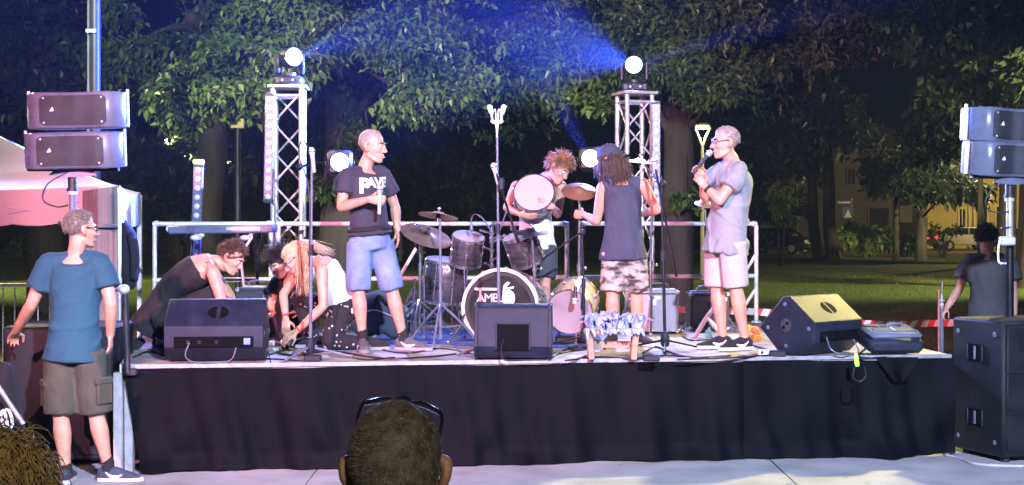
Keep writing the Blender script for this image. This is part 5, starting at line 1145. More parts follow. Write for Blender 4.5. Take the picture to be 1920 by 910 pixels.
c = D(1604, 676); tag(MB().limb([c+V((0, -.015, .05)), c+V((.004, -.022, -.005)), c+V((.01, -.02, -.04))], [(.013, .005), (.017, .005), (.013, .004)], V((1, 0, 0)), n=10).build('marker_tape', 'greenglow'), 'bright green marker tape on the stage edge by the case', 'tape')
c = D(1610, 680); tag(MB().tube([c+V((-.04, -.04, -.03)), c+V((-.05, -.05, -.10)), c+V((0, -.05, -.13)), c+V((.04, -.05, -.09)), c+V((.03, -.04, -.02))], .006).build('cable_loop', 'cable'), 'black cable loop hanging over the skirt below the green tape', 'cable')
# pedals and red cloth where the woman works
t = thing('pedal_board', 'clutter of pale and red effect pedals under the blonde woman hands', 'pedals', tuple(D(560, 660)))
for k in range(15):
    x = rg.uniform(512, 602); y = rg.uniform(645, 662); c = D(x, y); s = rg.uniform(.03, .055); rz = Matrix.Rotation(rg.uniform(0, 3), 3, 'Z'); MB().box(c+V((0, 0, s*.4)), (s, s*1.5, s*.8), .006, rz).build('pedal', rg.choice(['silver', 'red', 'cab', 'silver', 'white', 'canvasg']), t); MB().cyl(c+V((0, 0, s*.8)), c+V((0, 0, s*.8+.012)), .008, n=8).build('foot_switch', 'chrome', t)
t = thing('gig_bag', 'dark gig bag slumped on the deck behind the bald man legs', 'bag', tuple(D(712, 640))); q = D(712, 638); b = MB()
b.limb([q+V((-.16, .15, .10)), q+V((-.05, .12, .22)), q+V((.05, .12, .20)), q+V((.15, .1, .08))], [(.12, .10), (.20, .13), (.18, .13), (.10, .08)], V((0, .3, 1)), n=16); b.build('body', 'navy2', t, sharp=180); MB().tube([q+V((-.05, 0, .3)), q+V((0, -.04, .38)), q+V((.08, -.02, .30))], .014).build('strap', 'cable', t); MB().tube([q+V((-.18, .03, .2)), q+V((-.05, -.03, .26)), q+V((.12, -.02, .2))], .005).build('zip', 'silver', t)
t = thing('soft_bag', 'small grey cloth bag on the rug left of the drum hardware', 'bag', tuple(D(757, 632))); q = D(757, 630); MB().limb([q+V((0, .1, .02)), q+V((0, .1, .12)), q+V((.01, .1, .23))], [(.12, .1), (.11, .09), (.03, .03)], V((1, 0, 0)), n=14).build('body', 'canvasg', t, sharp=180); MB().tube([q+V((0, .1, .23)), q+V((.03, .08, .29)), q+V((.03, .1, .22))], .006).build('drawstring', 'cable', t)
# pale cable on the paving at lower right
b = MB(); b.tube([G(1770, 855)+V((0, 0, .01)), G(1800, 862)+V((0, 0, .01)), G(1825, 872)+V((0, 0, .01)), G(1870, 876)+V((0, 0, .01)), G(1960, 878)+V((0, 0, .01))], .011, n=6); tag(b.build('cable', 'cablew', sharp=180), 'pale grey cable on the paving in front of the right subwoofer', 'cable')

# ================================================================ people
def remesh(mb, voxel, its=3, keep=None):
    """Union of the shells in mb as one smooth surface: vertices, quads."""
    me = bpy.data.meshes.new('t'); me.from_pydata(mb.v, [], mb.f); o = bpy.data.objects.new('t', me); COL.objects.link(o)
    md = o.modifiers.new('r', 'REMESH'); md.mode = 'VOXEL'; md.voxel_size = voxel
    ev = o.evaluated_get(bpy.context.evaluated_depsgraph_get()); m2 = ev.to_mesh()
    n = len(m2.vertices); v = np.empty(n*3, np.float32); m2.vertices.foreach_get('co', v); v = v.reshape(-1, 3).astype(float)
    lt = np.empty(len(m2.polygons), np.int32); m2.polygons.foreach_get('loop_total', lt); li = np.empty(len(m2.loops), np.int32); m2.loops.foreach_get('vertex_index', li)
    f = li.reshape(-1, 4) if (lt == 4).all() else np.array([list(p.vertices)+([p.vertices[-1]] if len(p.vertices) == 3 else []) for p in m2.polygons])
    ev.to_mesh_clear(); bpy.data.objects.remove(o); bpy.data.meshes.remove(me)
    e = np.concatenate([f[:, [0, 1]], f[:, [1, 2]], f[:, [2, 3]], f[:, [3, 0]]]); a = np.concatenate([e[:, 0], e[:, 1]]); b = np.concatenate([e[:, 1], e[:, 0]])
    cnt = np.bincount(a, minlength=n)[:, None]+1e-9; wt = np.ones((n, 1)) if keep is None else keep(v)[:, None]
    for _ in range(its):
        m = np.stack([np.bincount(a, weights=v[b, k], minlength=n) for k in range(3)], 1)/cnt; v = v+(m-v)*.6*wt
    return v, f
def normals(v, f):
    n = np.cross(v[f[:, 2]]-v[f[:, 0]], v[f[:, 3]]-v[f[:, 1]]); out = np.zeros_like(v)
    for k in range(4):
        for c in range(3): out[:, c] += np.bincount(f[:, k], weights=n[:, c], minlength=len(v))
    return out/(np.linalg.norm(out, axis=1)[:, None]+1e-12)
def folds(v, f, amp, seed, sc_=(1, 1, 1), base=16.):
    rg = np.random.RandomState(seed); p = v*np.array(sc_); d = np.zeros(len(v))
    wp = .9*np.stack([np.sin(p @ (rg.normal(size=3)*5)+rg.rand()*6) for _ in range(3)], 1)
    for k in range(7):
        q = rg.normal(size=3); q /= np.linalg.norm(q); w_ = base*(.6+.28*k)
        s = np.sin(w_*(p @ q)+wp @ rg.normal(size=3)*1.6+rg.rand()*6.28); d += (1-np.abs(s)*2)*(.75**k)
    d = np.clip(d/1.6, -.38, 1.); n = normals(v, f); return v+n*(d*amp)[:, None]
class Person: pass
def head_shapes(b, M, s):
    T = lambda p: M @ V(p)
    R3 = M.to_3x3().normalized()
    b.ball(T((0, -.018, .035)), (.074*s, .094*s, .088*s), 18, 13, R3); b.ball(T((0, .012, -.01)), (.066*s, .080*s, .088*s), 18, 13, R3)
    b.ball(T((0, .036, -.060)), (.050*s, .052*s, .056*s), 14, 10, R3); b.ball(T((0, .066, -.098)), (.024*s, .022*s, .020*s), 12, 8, R3)
    b.limb([T((-.05, -.01, -.062)), T((-.036, .045, -.095)), T((0, .068, -.102)), T((.036, .045, -.095)), T((.05, -.01, -.062))], [.017*s, .016*s, .015*s, .016*s, .017*s], n=8)
    b.limb([T((-.045, .066, .022)), T((0, .084, .026)), T((.045, .066, .022))], [.011*s, .012*s, .011*s], n=8)
    b.limb([T((0, .084, .016)), T((0, .100, -.012)), T((0, .108, -.030))], [.009*s, .011*s, .014*s], n=10)
    for q in (-1, 1):
        b.ball(T((q*.013, .096, -.032)), .010*s, 8, 6); b.ball(T((q*.038, .066, -.022)), (.022*s, .018*s, .018*s), 10, 7)
        b.limb([T((q*.074, .004, .022)), T((q*.088, -.014, .022)), T((q*.087, -.018, -.006)), T((q*.074, -.002, -.034))], [(.010*s, .007*s), (.018*s, .010*s), (.017*s, .010*s), (.011*s, .008*s)], R3 @ V((0, 1, 0)), n=8)
    b.limb([T((-.022, .078, -.064)), T((0, .088, -.062)), T((.022, .078, -.064))], [.007*s]*3, n=8); b.limb([T((-.020, .076, -.075)), T((0, .086, -.076)), T((.020, .076, -.075))], [.008*s]*3, n=8)
def hand_shapes(b, W, d, n, t, curl, s=1., spread=.06, thumb=.7):
    d = V(d).normalized(); n = V(n); n = (n-d*n.dot(d)).normalized(); tv = V(t); c = d.cross(n); c = c if c.dot(tv) > 0 else -c; W = V(W)
    b.limb([W-d*.01, W+d*.03*s, W+d*.085*s], [(.026*s, .019*s), (.036*s, .016*s), (.041*s, .013*s)], c, n=12)
    for i, (o, L) in enumerate(((.031, .074), (.0105, .084), (-.0105, .078), (-.031, .060))):
        p = W+d*(.082-.006*(i == 3))*s+c*o*s; a = 0; pts = [p-d*.01]; f0 = (d+c*(spread*(1.5-i))).normalized(); k = curl[i] if isinstance(curl, (list, tuple)) else curl
        for j, q in enumerate((.46, .31, .25)):
            a += k*(.7, 1.0, .8)[j]; p = p+(f0*math.cos(a)+n*math.sin(a))*L*q*s; pts.append(p.copy())
        b.limb(pts, [.0088*s, .0086*s, .0080*s, .0066*s], c, n=8, k=2, cap=1)
    p = W+d*.022*s+c*.030*s+n*.006*s; d1 = (c*.75+d*.65+n*.25).normalized(); d2 = (d*.8+c*(.45-.5*thumb)+n*thumb*.8).normalized()
    b.limb([p-c*.012, p+d1*.034*s, p+d1*.034*s+d2*.028*s, p+d1*.034*s+d2*.052*s], [.0125*s, .0105*s, .0095*s, .0075*s], n, n=8, k=2, cap=1)
def person(name, label, Z, J, face, up=(0, 0, 1), g=1., hs=1., hands=None, skin='skin', voxel=.0065, belly=0., legs=True, arms=True, base_z=HS, cat='person', eyes=True, sm=4):
    """J: joints as photo pixel x, y and metres added to Z. l and r are the sides as seen in the photo."""
    o = Person(); o.W = W = {k: P(q[0], q[1], Z+(q[2] if len(q) > 2 else 0)) for k, q in J.items()}; o.g = g
    o.root = thing(name, label, cat, (W['pel'].x, W['pel'].y, base_z)); fw = V(face).normalized(); u = V(up); u = (u-fw*u.dot(fw)).normalized(); rt = fw.cross(u)
    o.M = M = Matrix.Translation(W['head']) @ (Matrix((rt, fw, u)).transposed()*hs).to_4x4(); M[3][3] = 1; o.fw, o.u, o.rt, o.hs = fw, u, rt, hs
    s_ = (W['sr']-W['sl']); sdt = s_.normalized(); sdh = (W['hr']-W['hl']).normalized() if legs else sdt; o.sdt, o.sdh = sdt, sdh; hw = s_.length/2
    mid = W['mid'] if 'mid' in W else W['pel'].lerp(W['neck'], .5); ch = W['chest'] if 'chest' in W else mid.lerp(W['neck'], .52); o.mid, o.ch = mid, ch
    sp = (mid-W['pel']).normalized(); sdm = (sdt+sdh).normalized(); up_c = (W['neck']-ch).normalized(); o.sp = sp; o.tsides = [sdh, sdh, sdm, sdt, sdt, sdt]
    o.tpts = [W['pel']-sp*.07, W['pel']+sp*.03, mid, ch, W['neck']-up_c*.065, W['neck']-up_c*.005]; o.trad = [(.145*g, .105*g), (.160*g, .115*g+belly*.5), (.142*g+belly*.4, .105*g+belly), (min(.165*g, hw*.92), .118*g+belly*.4), (hw*.80, .092*g), (.072*g, .062*g)]
    b = MB(); b.limb(o.tpts, o.trad, o.tsides, n=20, k=5, cap=.25)
    hb = M @ V((0, -.022, -.085)); b.limb([W['neck']-up_c*.05, W['neck']+(hb-W['neck'])*.35, hb, M @ V((0, -.012, -.03))], [.064*g, .056*g, .054*g, .052*g], rt, n=14); head_shapes(b, M, hs)
    for q in 'lr':
        S = W['s'+q]; b.limb([W['neck']-up_c*.04, (W['neck']-up_c*.03).lerp(S, .55), S], [.052*g, .052*g, .056*g], n=12)
        if arms:
            E, Wr = W['e'+q], W['w'+q]; ax = (E-S).normalized(); fx = (Wr-E).normalized(); bend = ax.cross(fx); bend = bend if bend.length > .05 else V((1, 0, 0))
            b.limb([S, S.lerp(E, .3), S.lerp(E, .65), E], [.057*g, .052*g, .046*g, .039*g], n=12, cap=1); b.limb([E, E.lerp(Wr, .25), E.lerp(Wr, .65), Wr], [.040*g, .042*g, .034*g, (.029*g, .023*g)], bend, n=12, cap=1)
            hd = (hands or {}).get(q)
            d, n, t, c = hd[:4] if hd else (fx, V((0, 1, 0)) if abs(fx.y) < .8 else V((0, 0, -1)), V((0, -1, 0)), .35); hand_shapes(b, Wr, d, n, t, c, 1.0*(.93+.07*g), *(hd[4:] if hd else ()))
        if legs:
            Hp, K, A = W['h'+q], W['k'+q], W['a'+q]; sh = (A-K).normalized(); ft = (V((0, -1, 0))-sh*V((0, -1, 0)).dot(sh))
            b.limb([Hp, Hp.lerp(K, .3), Hp.lerp(K, .7), K], [.086*g, .083*g, .066*g, .056*g], n=14, cap=1); b.limb([K, K.lerp(A, .12), K.lerp(A, .32), K.lerp(A, .7), A], [.054*g, .053*g, .058*g, .040*g, .033*g], n=14, cap=1)
    hv = [np.array(W['w'+q]) for q in 'lr'] if arms else []; hc = np.array(W['head'])
    def keep(v):
        k = np.ones(len(v)); k[np.linalg.norm(v-hc, axis=1) < .15*hs] = .35
        for h in hv: k[np.linalg.norm(v-h, axis=1) < .20] = .22
        return k
    v, f = remesh(b, voxel, sm, keep); n = normals(v, f)
    for q in (-1, 1):                                                # eye sockets, mouth line
        c = np.array(M @ V((q*.031, .080, .006))); v -= n*(.0075*hs*np.exp(-((v-c)**2).sum(1)/(2*(.013*hs)**2)))[:, None]
    o.v, o.f = v, f; org = np.array(o.root.location)
    bd = put('body', np_mesh('body', v-org, f), skin, o.root); o.body = bd
    if eyes:
        for q in (-1, 1):
            c = M @ V((q*.031, .0735, .006)); ey = MB().ball(c, .0125*hs, 10, 8).build('eye', 'eye', o.root); MB().ball(c+(fw*.0098*hs), .0050*hs, 8, 6).build('iris', 'hdark', ey)
            MB().limb([M @ V((q*.016, .0935, .026)), M @ V((q*.033, .0915, .033)), M @ V((q*.050, .077, .026))], [.003*hs, .004*hs, .002*hs], n=6).build('eyebrow', 'hbrown', o.root)
        MB().limb([M @ V((-.021, .084, -.067)), M @ V((0, .0945, -.066)), M @ V((.021, .084, -.067))], [.003*hs, .0052*hs, .003*hs], n=6).build('lips', 'lips', o.root)
    return o
def cloth(o, name, mb, m, voxel=.010, its=5, amp=.007, seed=1, scl=(1, 1, .7), base=16., parent=None, keep=None):
    v, f = remesh(mb, voxel, its, keep); v = folds(v, f, amp, seed, scl, base); v = folds(v, f, amp*.42, seed+100, (scl[0], scl[1], scl[2]*.6), base*2.3)
    ob = put(name, np_mesh(name, v-np.array(o.root.location), f), m, parent or o.root); ob_v[ob.name] = (v, f); return ob
ob_v = {}
def shirt(o, m, hem=.12, ease=.016, sleeve=.55, flare=.020, amp=.007, seed=1, tank=False, name='shirt', base=15., hip=1.0, neckdrop=.040):
    W, g = o.W, o.g; b = MB(); lo = W['pel']-o.sp*hem; T = [lo]+o.tpts[1:]; Rr = [(o.trad[1][0]*1.10*hip+ease*1.6, o.trad[1][1]*1.16*hip+ease*2.0)]+[(a*1.0+ease, c*1.02+ease*1.3) for a, c in o.trad[1:]]
    uc = (W['neck']-o.ch).normalized(); T[-1] = W['neck']-uc*neckdrop; Rr[-1] = (.078*g+.006, .068*g+.008)
    if tank: T = T[:-1]+[W['neck']-uc*.075]; hw = (W['sr']-W['sl']).length/2; Rr[-2] = (hw*.80, Rr[-2][1]); T[-2] = W['neck']-uc*.13; Rr[-1] = (hw*.56, .09*g+ease*.8)
    b.limb(T, Rr, o.tsides, n=24, k=5, cap=.12)
    for q in 'lr':
        S, E = W['s'+q], W['e'+q]
        if tank:
            n0 = W['neck']-uc*.05; p = n0.lerp(S, .50); dn = uc*-.10; fwd = o.sdt.cross(uc).normalized()
            b.limb([p+dn-fwd*.085*g, p-fwd*.05*g+uc*.012, p+uc*.050*g, p+fwd*.05*g+uc*.012, p+dn+fwd*.085*g], [(.026, .008)]*5, o.sdt, n=10, k=4)
        else:
            b.limb([W['neck']-uc*.022+(W['neck']-S).normalized()*.02, (W['neck']-uc*.020).lerp(S, .5), S if sleeve else (W['neck']-uc*.03).lerp(S, .86)], [.056*g+ease*.3, .058*g+ease*.5, .060*g+ease*.8], n=14, cap=.8 if sleeve else .15)
            if not sleeve: continue
            b.limb([S, S.lerp(E, sleeve*.5), S.lerp(E, sleeve)], [.061*g+ease*.8, .060*g+ease+flare*.4, .054*g+ease+flare], n=16, cap=.12)
    return cloth(o, name, b, m, .010, 4, amp, seed, (1, 1, .75), base)
def shorts(o, m, length=.95, ease=.018, flare=.03, amp=.008, seed=2, name='shorts', rise=.06, base=14., voxel=.010):
    W, g = o.W, o.g; b = MB(); b.limb([W['pel']+o.sp*rise, W['pel']+o.sp*.02, W['pel']-o.sp*.08], [(o.trad[1][0]*.99+ease*.15, o.trad[1][1]+ease*.2), (.160*g+ease*.6, .118*g+ease*.6), (.15*g+ease, .115*g+ease)], o.sdh, n=22, k=4, cap=.15)
    for q in 'lr':
        Hp, K, A = W['h'+q], W['k'+q], W['a'+q]; end = Hp.lerp(K, length) if length <= 1 else K.lerp(A, length-1); pts = [Hp, Hp.lerp(K, .4), Hp.lerp(K, .75), end]
        b.limb(pts, [.092*g+ease, .090*g+ease, .076*g+ease+flare*.5, .062*g+ease+flare], n=18, cap=.08)
    return cloth(o, name, b, m, voxel, 4, amp, seed, (1, 1, .6), base)
def trousers(o, m, amp=.008, seed=2, ease=.014, end=.97):
    W, g = o.W, o.g; b = MB(); b.limb([W['pel']+o.sp*.07, W['pel'], W['pel']-o.sp*.08], [(.158*g+ease, .118*g+ease), (.165*g+ease, .125*g+ease), (.15*g+ease, .115*g+ease)], o.sdh, n=22, k=4, cap=.2)
    for q in 'lr':
        Hp, K, A = W['h'+q], W['k'+q], W['a'+q]; b.limb([Hp, Hp.lerp(K, .5), K], [.092*g+ease, .082*g+ease, .062*g+ease], n=16); b.limb([K, K.lerp(A, .35), K.lerp(A, end)], [.062*g+ease, .060*g+ease, .042*g+ease], n=16, cap=.1)
    return cloth(o, 'trousers', b, m, .010, 4, amp, seed, (1, 1, .8), 15.)
def shoe(o, q, d, m='shoeg', sm='sole', L=.285, mark=True, z0=None, sock=None, w_=1., tilt=0.):
    A = o.W['a'+q]; d = V(d).normalized(); d = V((d.x, d.y, 0)).normalized(); c = V((-d.y, d.x, 0)); z0 = o.root.location.z if z0 is None else z0; B = V((A.x, A.y, z0+.004))-d*.065; w_ *= .5
    Tm = Matrix.Translation(B) @ Matrix((d, c, V((0, 0, 1)))).transposed().to_4x4()
    if tilt: Tm = Tm @ Matrix.Translation((L-.07, 0, 0)) @ Matrix.Rotation(tilt, 4, 'Y') @ Matrix.Translation((-(L-.07), 0, 0))
    b = MB(Tm); b.limb([(.02, 0, .050), (.05, 0, .058), (.11, 0, .055), (.17, 0, .043), (.23, 0, .032), (L-.035, 0, .026)], [(.033, .046), (.037, .052), (.040, .046), (.045, .034), (.045, .024), (.030, .016)], V((0, 1, 0)) if False else (Tm.to_3x3() @ V((0, 1, 0))), n=16, k=3)
    b.v = b.v; 
    b2 = MB(); 
    sd = Tm.to_3x3() @ V((0, 1, 0)); pt = lambda x, z: Tm @ V((x, 0, z))
    b2.limb([pt(.02, .050), pt(.05, .058), pt(.11, .055), pt(.17, .043), pt(.23, .032), pt(L-.035, .026)], [(.033, .042), (.037, .050), (.040, .045), (.045, .034), (.045, .024), (.030, .016)], sd, n=16, k=3)
    b2.limb([pt(.060, .06), pt(.055, .098)], [(.038, .046), (.034, .043)], sd, n=14, cap=.2)
    v, f = remesh(b2, .006, 2); v[:, 2] = np.maximum(v[:, 2], z0+.012) if not tilt else v[:, 2]
    so = put('shoe', np_mesh('shoe', v-np.array(o.root.location), f), m, o.root)
    ol = [(-.004, -.024), (.02, -.036), (.09, -.036), (.17, -.047), (.225, -.045), (L-.02, -.028), (L, 0), (L-.02, .028), (.225, .045), (.17, .047), (.09, .036), (.02, .036), (-.004, .024)]
    MB(Tm).prism(ol, .026).build('sole', sm, so)
    if mark:
        for s in (-1, 1):
            pts = [(.165, .040), (.12, .026), (.085, .034), (.055, .060)]; MB().limb([Tm @ V((x, s*(.0425+.004*(x > .1)), z+.008)) for x, z in pts], [(.003, .005), (.004, .012), (.004, .009), (.003, .003)], V((0, 0, 1)) if False else sd, n=8).build('curved_mark', 'flat', so)
    MB().limb([Tm @ V((.075, 0, .085)), Tm @ V((.11, 0, .083)), Tm @ V((.15, 0, .070))], [(.022, .008), (.022, .008), (.020, .007)], sd, n=8).build('laces', 'dgrey' if m != 'shoeg' else 'blackc', so)
    if sock: MB().limb([Tm @ V((.058, 0, .07)), A+V((0, 0, .035)), A.lerp(o.W['k'+q], .16)], [.042*o.g, .040*o.g, .042*o.g], n=14, cap=.1).build('sock', sock, o.root)
    return so
def hair(o, m, n=420, L=.05, curl=0., thick=.006, cover=-.35, front=.55, gravity=.6, back=0., seed=1, cap=1.035, name='hair', lift=.5, segs=4, top_only=None, sway=0., frame=None, scale=None, group=None, zmax=9, capmax=9):
    """Scalp cap plus n tapered locks that leave the scalp and fall. cover: lowest direction covered at the back; front: hairline height at the face."""
    M = frame or o.M; hs = scale or o.hs; rg = random.Random(seed); b = MB(); c0 = V((0, -.016, .030)); rad = V((.078, .099, .094)); dirs = []
    def ok(d):
        lim = cover if d.y < -.1 else (cover+(front-cover)*min(1, (d.y+.1)/.65)); 
        return zmax > d.z > lim and (top_only is None or d.z > top_only)
    nu, nv = 28, 18; idx = {}; vs = []; fs = []
    for j in range(nv+1):
        for i in range(nu):
            th = math.pi*j/nv; ph = 2*math.pi*i/nu; d = V((math.sin(th)*math.cos(ph), math.sin(th)*math.sin(ph), math.cos(th))); w = cap*(1+.02*math.sin(ph*5+th*7+seed)); idx[i, j] = len(vs)
            ins = ok(d); vs.append(M @ (c0+V((rad.x*d.x, rad.y*d.y, rad.z*d.z))*(w if ins else w*.90)))
    for j in range(nv):
        for i in range(nu):
            a = (idx[i, j], idx[(i+1) % nu, j], idx[(i+1) % nu, j+1], idx[i, j+1]); fs.append(a[::-1])
    b.add(vs, fs)
    R3 = M.to_3x3().normalized(); dn = V((0, 0, -1)); k = 0; tries = 0
    while k < n and tries < n*12:
        tries += 1; d = V((rg.gauss(0, 1), rg.gauss(0, 1), rg.gauss(0, 1))).normalized()
        if not ok(d): continue
        k += 1; p = M @ (c0+V((rad.x*d.x, rad.y*d.y, rad.z*d.z))*cap*.98); nrm = (R3 @ d).normalized(); l = L*rg.uniform(.6, 1.25)*hs; bk = R3 @ V((0, -1, 0))
        v = (nrm*lift+V((rg.gauss(0, .35), rg.gauss(0, .35), rg.gauss(0, .35)))*.7+bk*back).normalized(); pts = [p]; ph = rg.uniform(0, 6.28); ax1 = nrm.orthogonal().normalized(); ax2 = nrm.cross(ax1)
        for s in range(segs):
            v = (v*(1-.25*gravity)+dn*gravity*.55+R3 @ V((sway, 0, 0))).normalized(); q = pts[-1]+v*l/segs
            if curl: q += (ax1*math.cos(ph+s*1.9)+ax2*math.sin(ph+s*1.9))*curl*l/segs
            loc = (M.inverted() @ q)-c0; e = math.sqrt((loc.x/rad.x)**2+(loc.y/rad.y)**2+(loc.z/rad.z)**2)
            if e < cap*1.0: q = M @ (c0+loc*(cap*1.02/max(e, .2)))
            pts.append(q)
        t0 = thick*hs*rg.uniform(.7, 1.3); b.limb(pts, [t0*(1-.75*(i/segs)**1.5) for i in range(segs+1)], ax1, n=4, k=2 if curl else 1, cap=0)
    return b.build(name, m, (o.root if o else group), sharp=180)
def glasses(o, m='glassf', tint=False, lift=0., z=.006):
    M, hs = o.M, o.hs; b = MB(); g_ = thing; 
    for q in (-1, 1):
        pts = [(q*.033+.024*math.cos(a)*1.05, .0955-abs(.024*math.cos(a)*q+.033)*.16, z+.017*math.sin(a)) for a in np.linspace(0, 2*math.pi, 13)[:-1]]; pts.append(pts[0]); b.tube([M @ V(p) for p in pts], .0026*hs, n=6, k=2)
        b.tube([M @ V((q*.058, .088, z+.006)), M @ V((q*.076, .05, z+.008)), M @ V((q*.081, -.012, z+.008)), M @ V((q*.079, -.03, z-.012))], .0026*hs, n=6)
    b.tube([M @ V((-.010, .098, z+.004)), M @ V((0, .103, z+.007)), M @ V((.010, .098, z+.004))], .0026*hs, n=6); o_ = b.build('glasses', m, o.root, sharp=180)
    return o_
print('people...')
# ---------------------------------------------------------------- man in the blue shirt, back turned
A = person('person', 'man seen from behind in blue t-shirt and olive cargo shorts, left of the stage', 9.9, dict(head=(153, 431, .0), neck=(142, 478, .0), chest=(143, 525, .02), mid=(141, 580, .0), pel=(138, 648, 0), sl=(90, 497, .0), sr=(192, 497, .0),
    el=(58, 573, .0), wl=(30, 622, .22), er=(208, 570, -.02), wr=(207, 628, .10), hl=(113, 660, 0), hr=(165, 660, 0), kl=(114, 778, -.02), kr=(180, 776, .02), al=(124, 888, .0), ar=(203, 878, .06)),
    (.88, .62, -.02), hands=dict(l=((-.35, .6, -.35), (0, 0, -1), (1, 0, 0), .45), r=((-.02, .1, -1), (-1, 0, 0), (0, 1, 0), .5)), g=1.03, hs=1.04, base_z=0)
shirt(A, 'blue', .10, .020, .58, .018, .012, 5, base=11); sh = shorts(A, 'olive', .98, .020, .035, .008, 6); glasses(A)
for q, x, y, dz in (('r', 196, 735, -.055), ('l', 83, 740, -.03)):
    c = P(x, y, 9.9+dz); rot = Matrix.Rotation(R(55 if q == 'r' else -60), 3, 'Z'); MB().box(c, (.13, .028, .17), .012, rot).box(c+V((0, -.008, .075)), (.14, .032, .05), .010, rot).build('cargo_pocket', 'olive', A.root)
hair(A, 'hgrey', 1500, .018, .1, .0026, -.50, .62, .35, seed=3, cap=1.02, segs=2, lift=.25)
shoe(A, 'l', (-.1, 1, 0), 'navy2', 'sole', sock='blackc', mark=False); shoe(A, 'r', (1, .05, 0), 'navy2', 'sole', L=.30, sock='blackc')
MB().limb([A.W['wr']+V((0, 0, .03)), A.W['wr']+V((0, 0, .012))], [(.036, .031)]*2, n=14, cap=.1).build('wristband', 'rubber', A.root)
# ---------------------------------------------------------------- crouching man in black
Bm = person('person', 'crouching man in black tank top and black trousers behind the left wedge', 11.55, dict(head=(436, 484, .0), neck=(398, 487, .0), chest=(368, 508, .0), mid=(325, 540, .05), pel=(292, 592, .1), sl=(388, 498, .17), sr=(400, 512, -.17),
    el=(432, 555, .28), wl=(440, 605, .2), er=(418, 573, -.20), wr=(418, 628, -.14), hl=(300, 592, .2), hr=(302, 600, -.05), kl=(405, 535, .22), kr=(408, 548, -.08), al=(318, 640, .22), ar=(296, 648, -.06)),
    (.80, -.25, -.52), (.45, -.1, .9), hands=dict(l=((.1, -.1, -1), (-1, 0, 0), (0, -1, 0), .4), r=((.1, 0, -1), (-1, 0, 0), (0, -1, 0), .4)), g=.98, hs=1.0)
shirt(Bm, 'blackc', .12, .012, 0, 0, .006, 7, tank=True, name='tank_top'); trousers(Bm, 'blackc', .008, 8); hair(Bm, 'hbrown', 800, .045, .35, .0036, -.35, .60, .4, seed=5, segs=4, lift=.3)
shoe(Bm, 'l', (.9, -.3, 0), 'blackc', 'soleg', mark=False, sock='blackc'); s_ = shoe(Bm, 'r', (.55, -.85, 0), 'blackc', 'soleg', mark=False, sock='blackc')
for k in range(3): 
    c = P(292+5*k, 634+2*k, 11.36); MB().limb([c, c+V((.012, -.004, -.02)), c+V((.006, 0, -.045))], [.006, .009, .005], n=6).build('shoe_print', 'bluecloth', s_)
MB().limb([P(262, 640, 11.7), P(250, 655, 11.6), P(240, 672, 11.5)], [(.05, .03), (.04, .02), (.02, .012)], n=10).build('jacket_tail', 'blackc', Bm.root)
# ---------------------------------------------------------------- blonde woman kneeling
Cw = person('person', 'blonde woman in white sleeveless top kneeling over pedals on the stage', 11.5, dict(head=(553, 487, -.02), neck=(588, 487, .0), chest=(608, 505, .0), mid=(628, 535, .02), pel=(642, 578, .05), sl=(572, 500, .17), sr=(604, 506, -.15),
    el=(531, 552, .16), wl=(536, 598, .06), er=(606, 575, -.22), wr=(556, 622, -.20), hl=(634, 585, .14), hr=(640, 590, -.06), kl=(560, 556, .22), kr=(618, 640, -.16), al=(590, 640, .26), ar=(690, 645, .0)),
    (-.72, -.30, -.62), (-.62, -.1, .78), hands=dict(l=((.02, -.1, -1), (.3, .9, 0), (1, 0, 0), .30), r=((-.85, -.05, -.55), (-.2, .5, -.8), (.2, -.6, -.6), .35)), g=.86, hs=.98)
shirt(Cw, 'whitec', .04, .016, 0, 0, .008, 11, tank=True, name='tank_top'); tr = trousers(Cw, 'blackc', .007, 12, .018)
b = MB(); v_, f_ = ob_v[tr.name]; n_v = normals(v_, f_); rg = random.Random(8)
for k in range(150):
    i = rg.randrange(len(v_)); p = V(v_[i]+n_v[i]*.004); r_ = rg.uniform(.004, .009); b.lathe([(0, .0015), (r_, .001), (r_, -.002), (0, -.002)], fr(p, n_v[i]), 8)
tag(b.build('sequin', 'silver', Cw.root), kind='stuff')
hair(Cw, 'hblond', 1500, .05, .05, .0022, -.30, .52, .35, back=1.1, seed=6, cap=1.03, lift=.05, segs=4)
cp = Cw.M @ V((0, -.085, .085)); b = MB(); rg = random.Random(3)
for k in range(240):
    o_ = V((rg.gauss(0, .012), rg.gauss(0, .012), rg.gauss(0, .012))); e = P(572+rg.gauss(0, 6), 545+rg.uniform(-25, 12), 11.32+rg.gauss(0, .03)); b.limb([cp+o_, cp.lerp(e, .3)+V((.03, -.05, .015))+o_, cp.lerp(e, .7)+V((.02, -.04, 0))+o_*1.3, e], [.0024, .003, .0026, .001], n=4, k=2, cap=0)
for k in range(90):
    o_ = V((rg.gauss(0, .012), rg.gauss(0, .012), rg.gauss(0, .012))); e = P(612+rg.gauss(0, 10), 472+rg.gauss(0, 5), 11.5+rg.gauss(0, .05)); b.limb([cp+o_, cp.lerp(e, .5)+V((0, -.02, .03))+o_, e], [.002, .002, .0008], n=4, k=2, cap=0)
b.build('ponytail', 'hblond', Cw.root, sharp=180); b = MB(fr(cp, cp-V(Cw.M.translation)))
for k in range(9): a = 6.283*k/9; b.ball((.026*math.cos(a), .026*math.sin(a), 0), (.017, .017, .014), 8, 6)
b.build('red_scrunchie', 'red', Cw.root); glasses(Cw)
for q in 'lr': MB().limb([Cw.W['w'+q]+(Cw.W['e'+q]-Cw.W['w'+q]).normalized()*.02, Cw.W['w'+q]+(Cw.W['e'+q]-Cw.W['w'+q]).normalized()*.032], [.029]*2, n=12, cap=.1).build('bracelet', 'red', Cw.root)
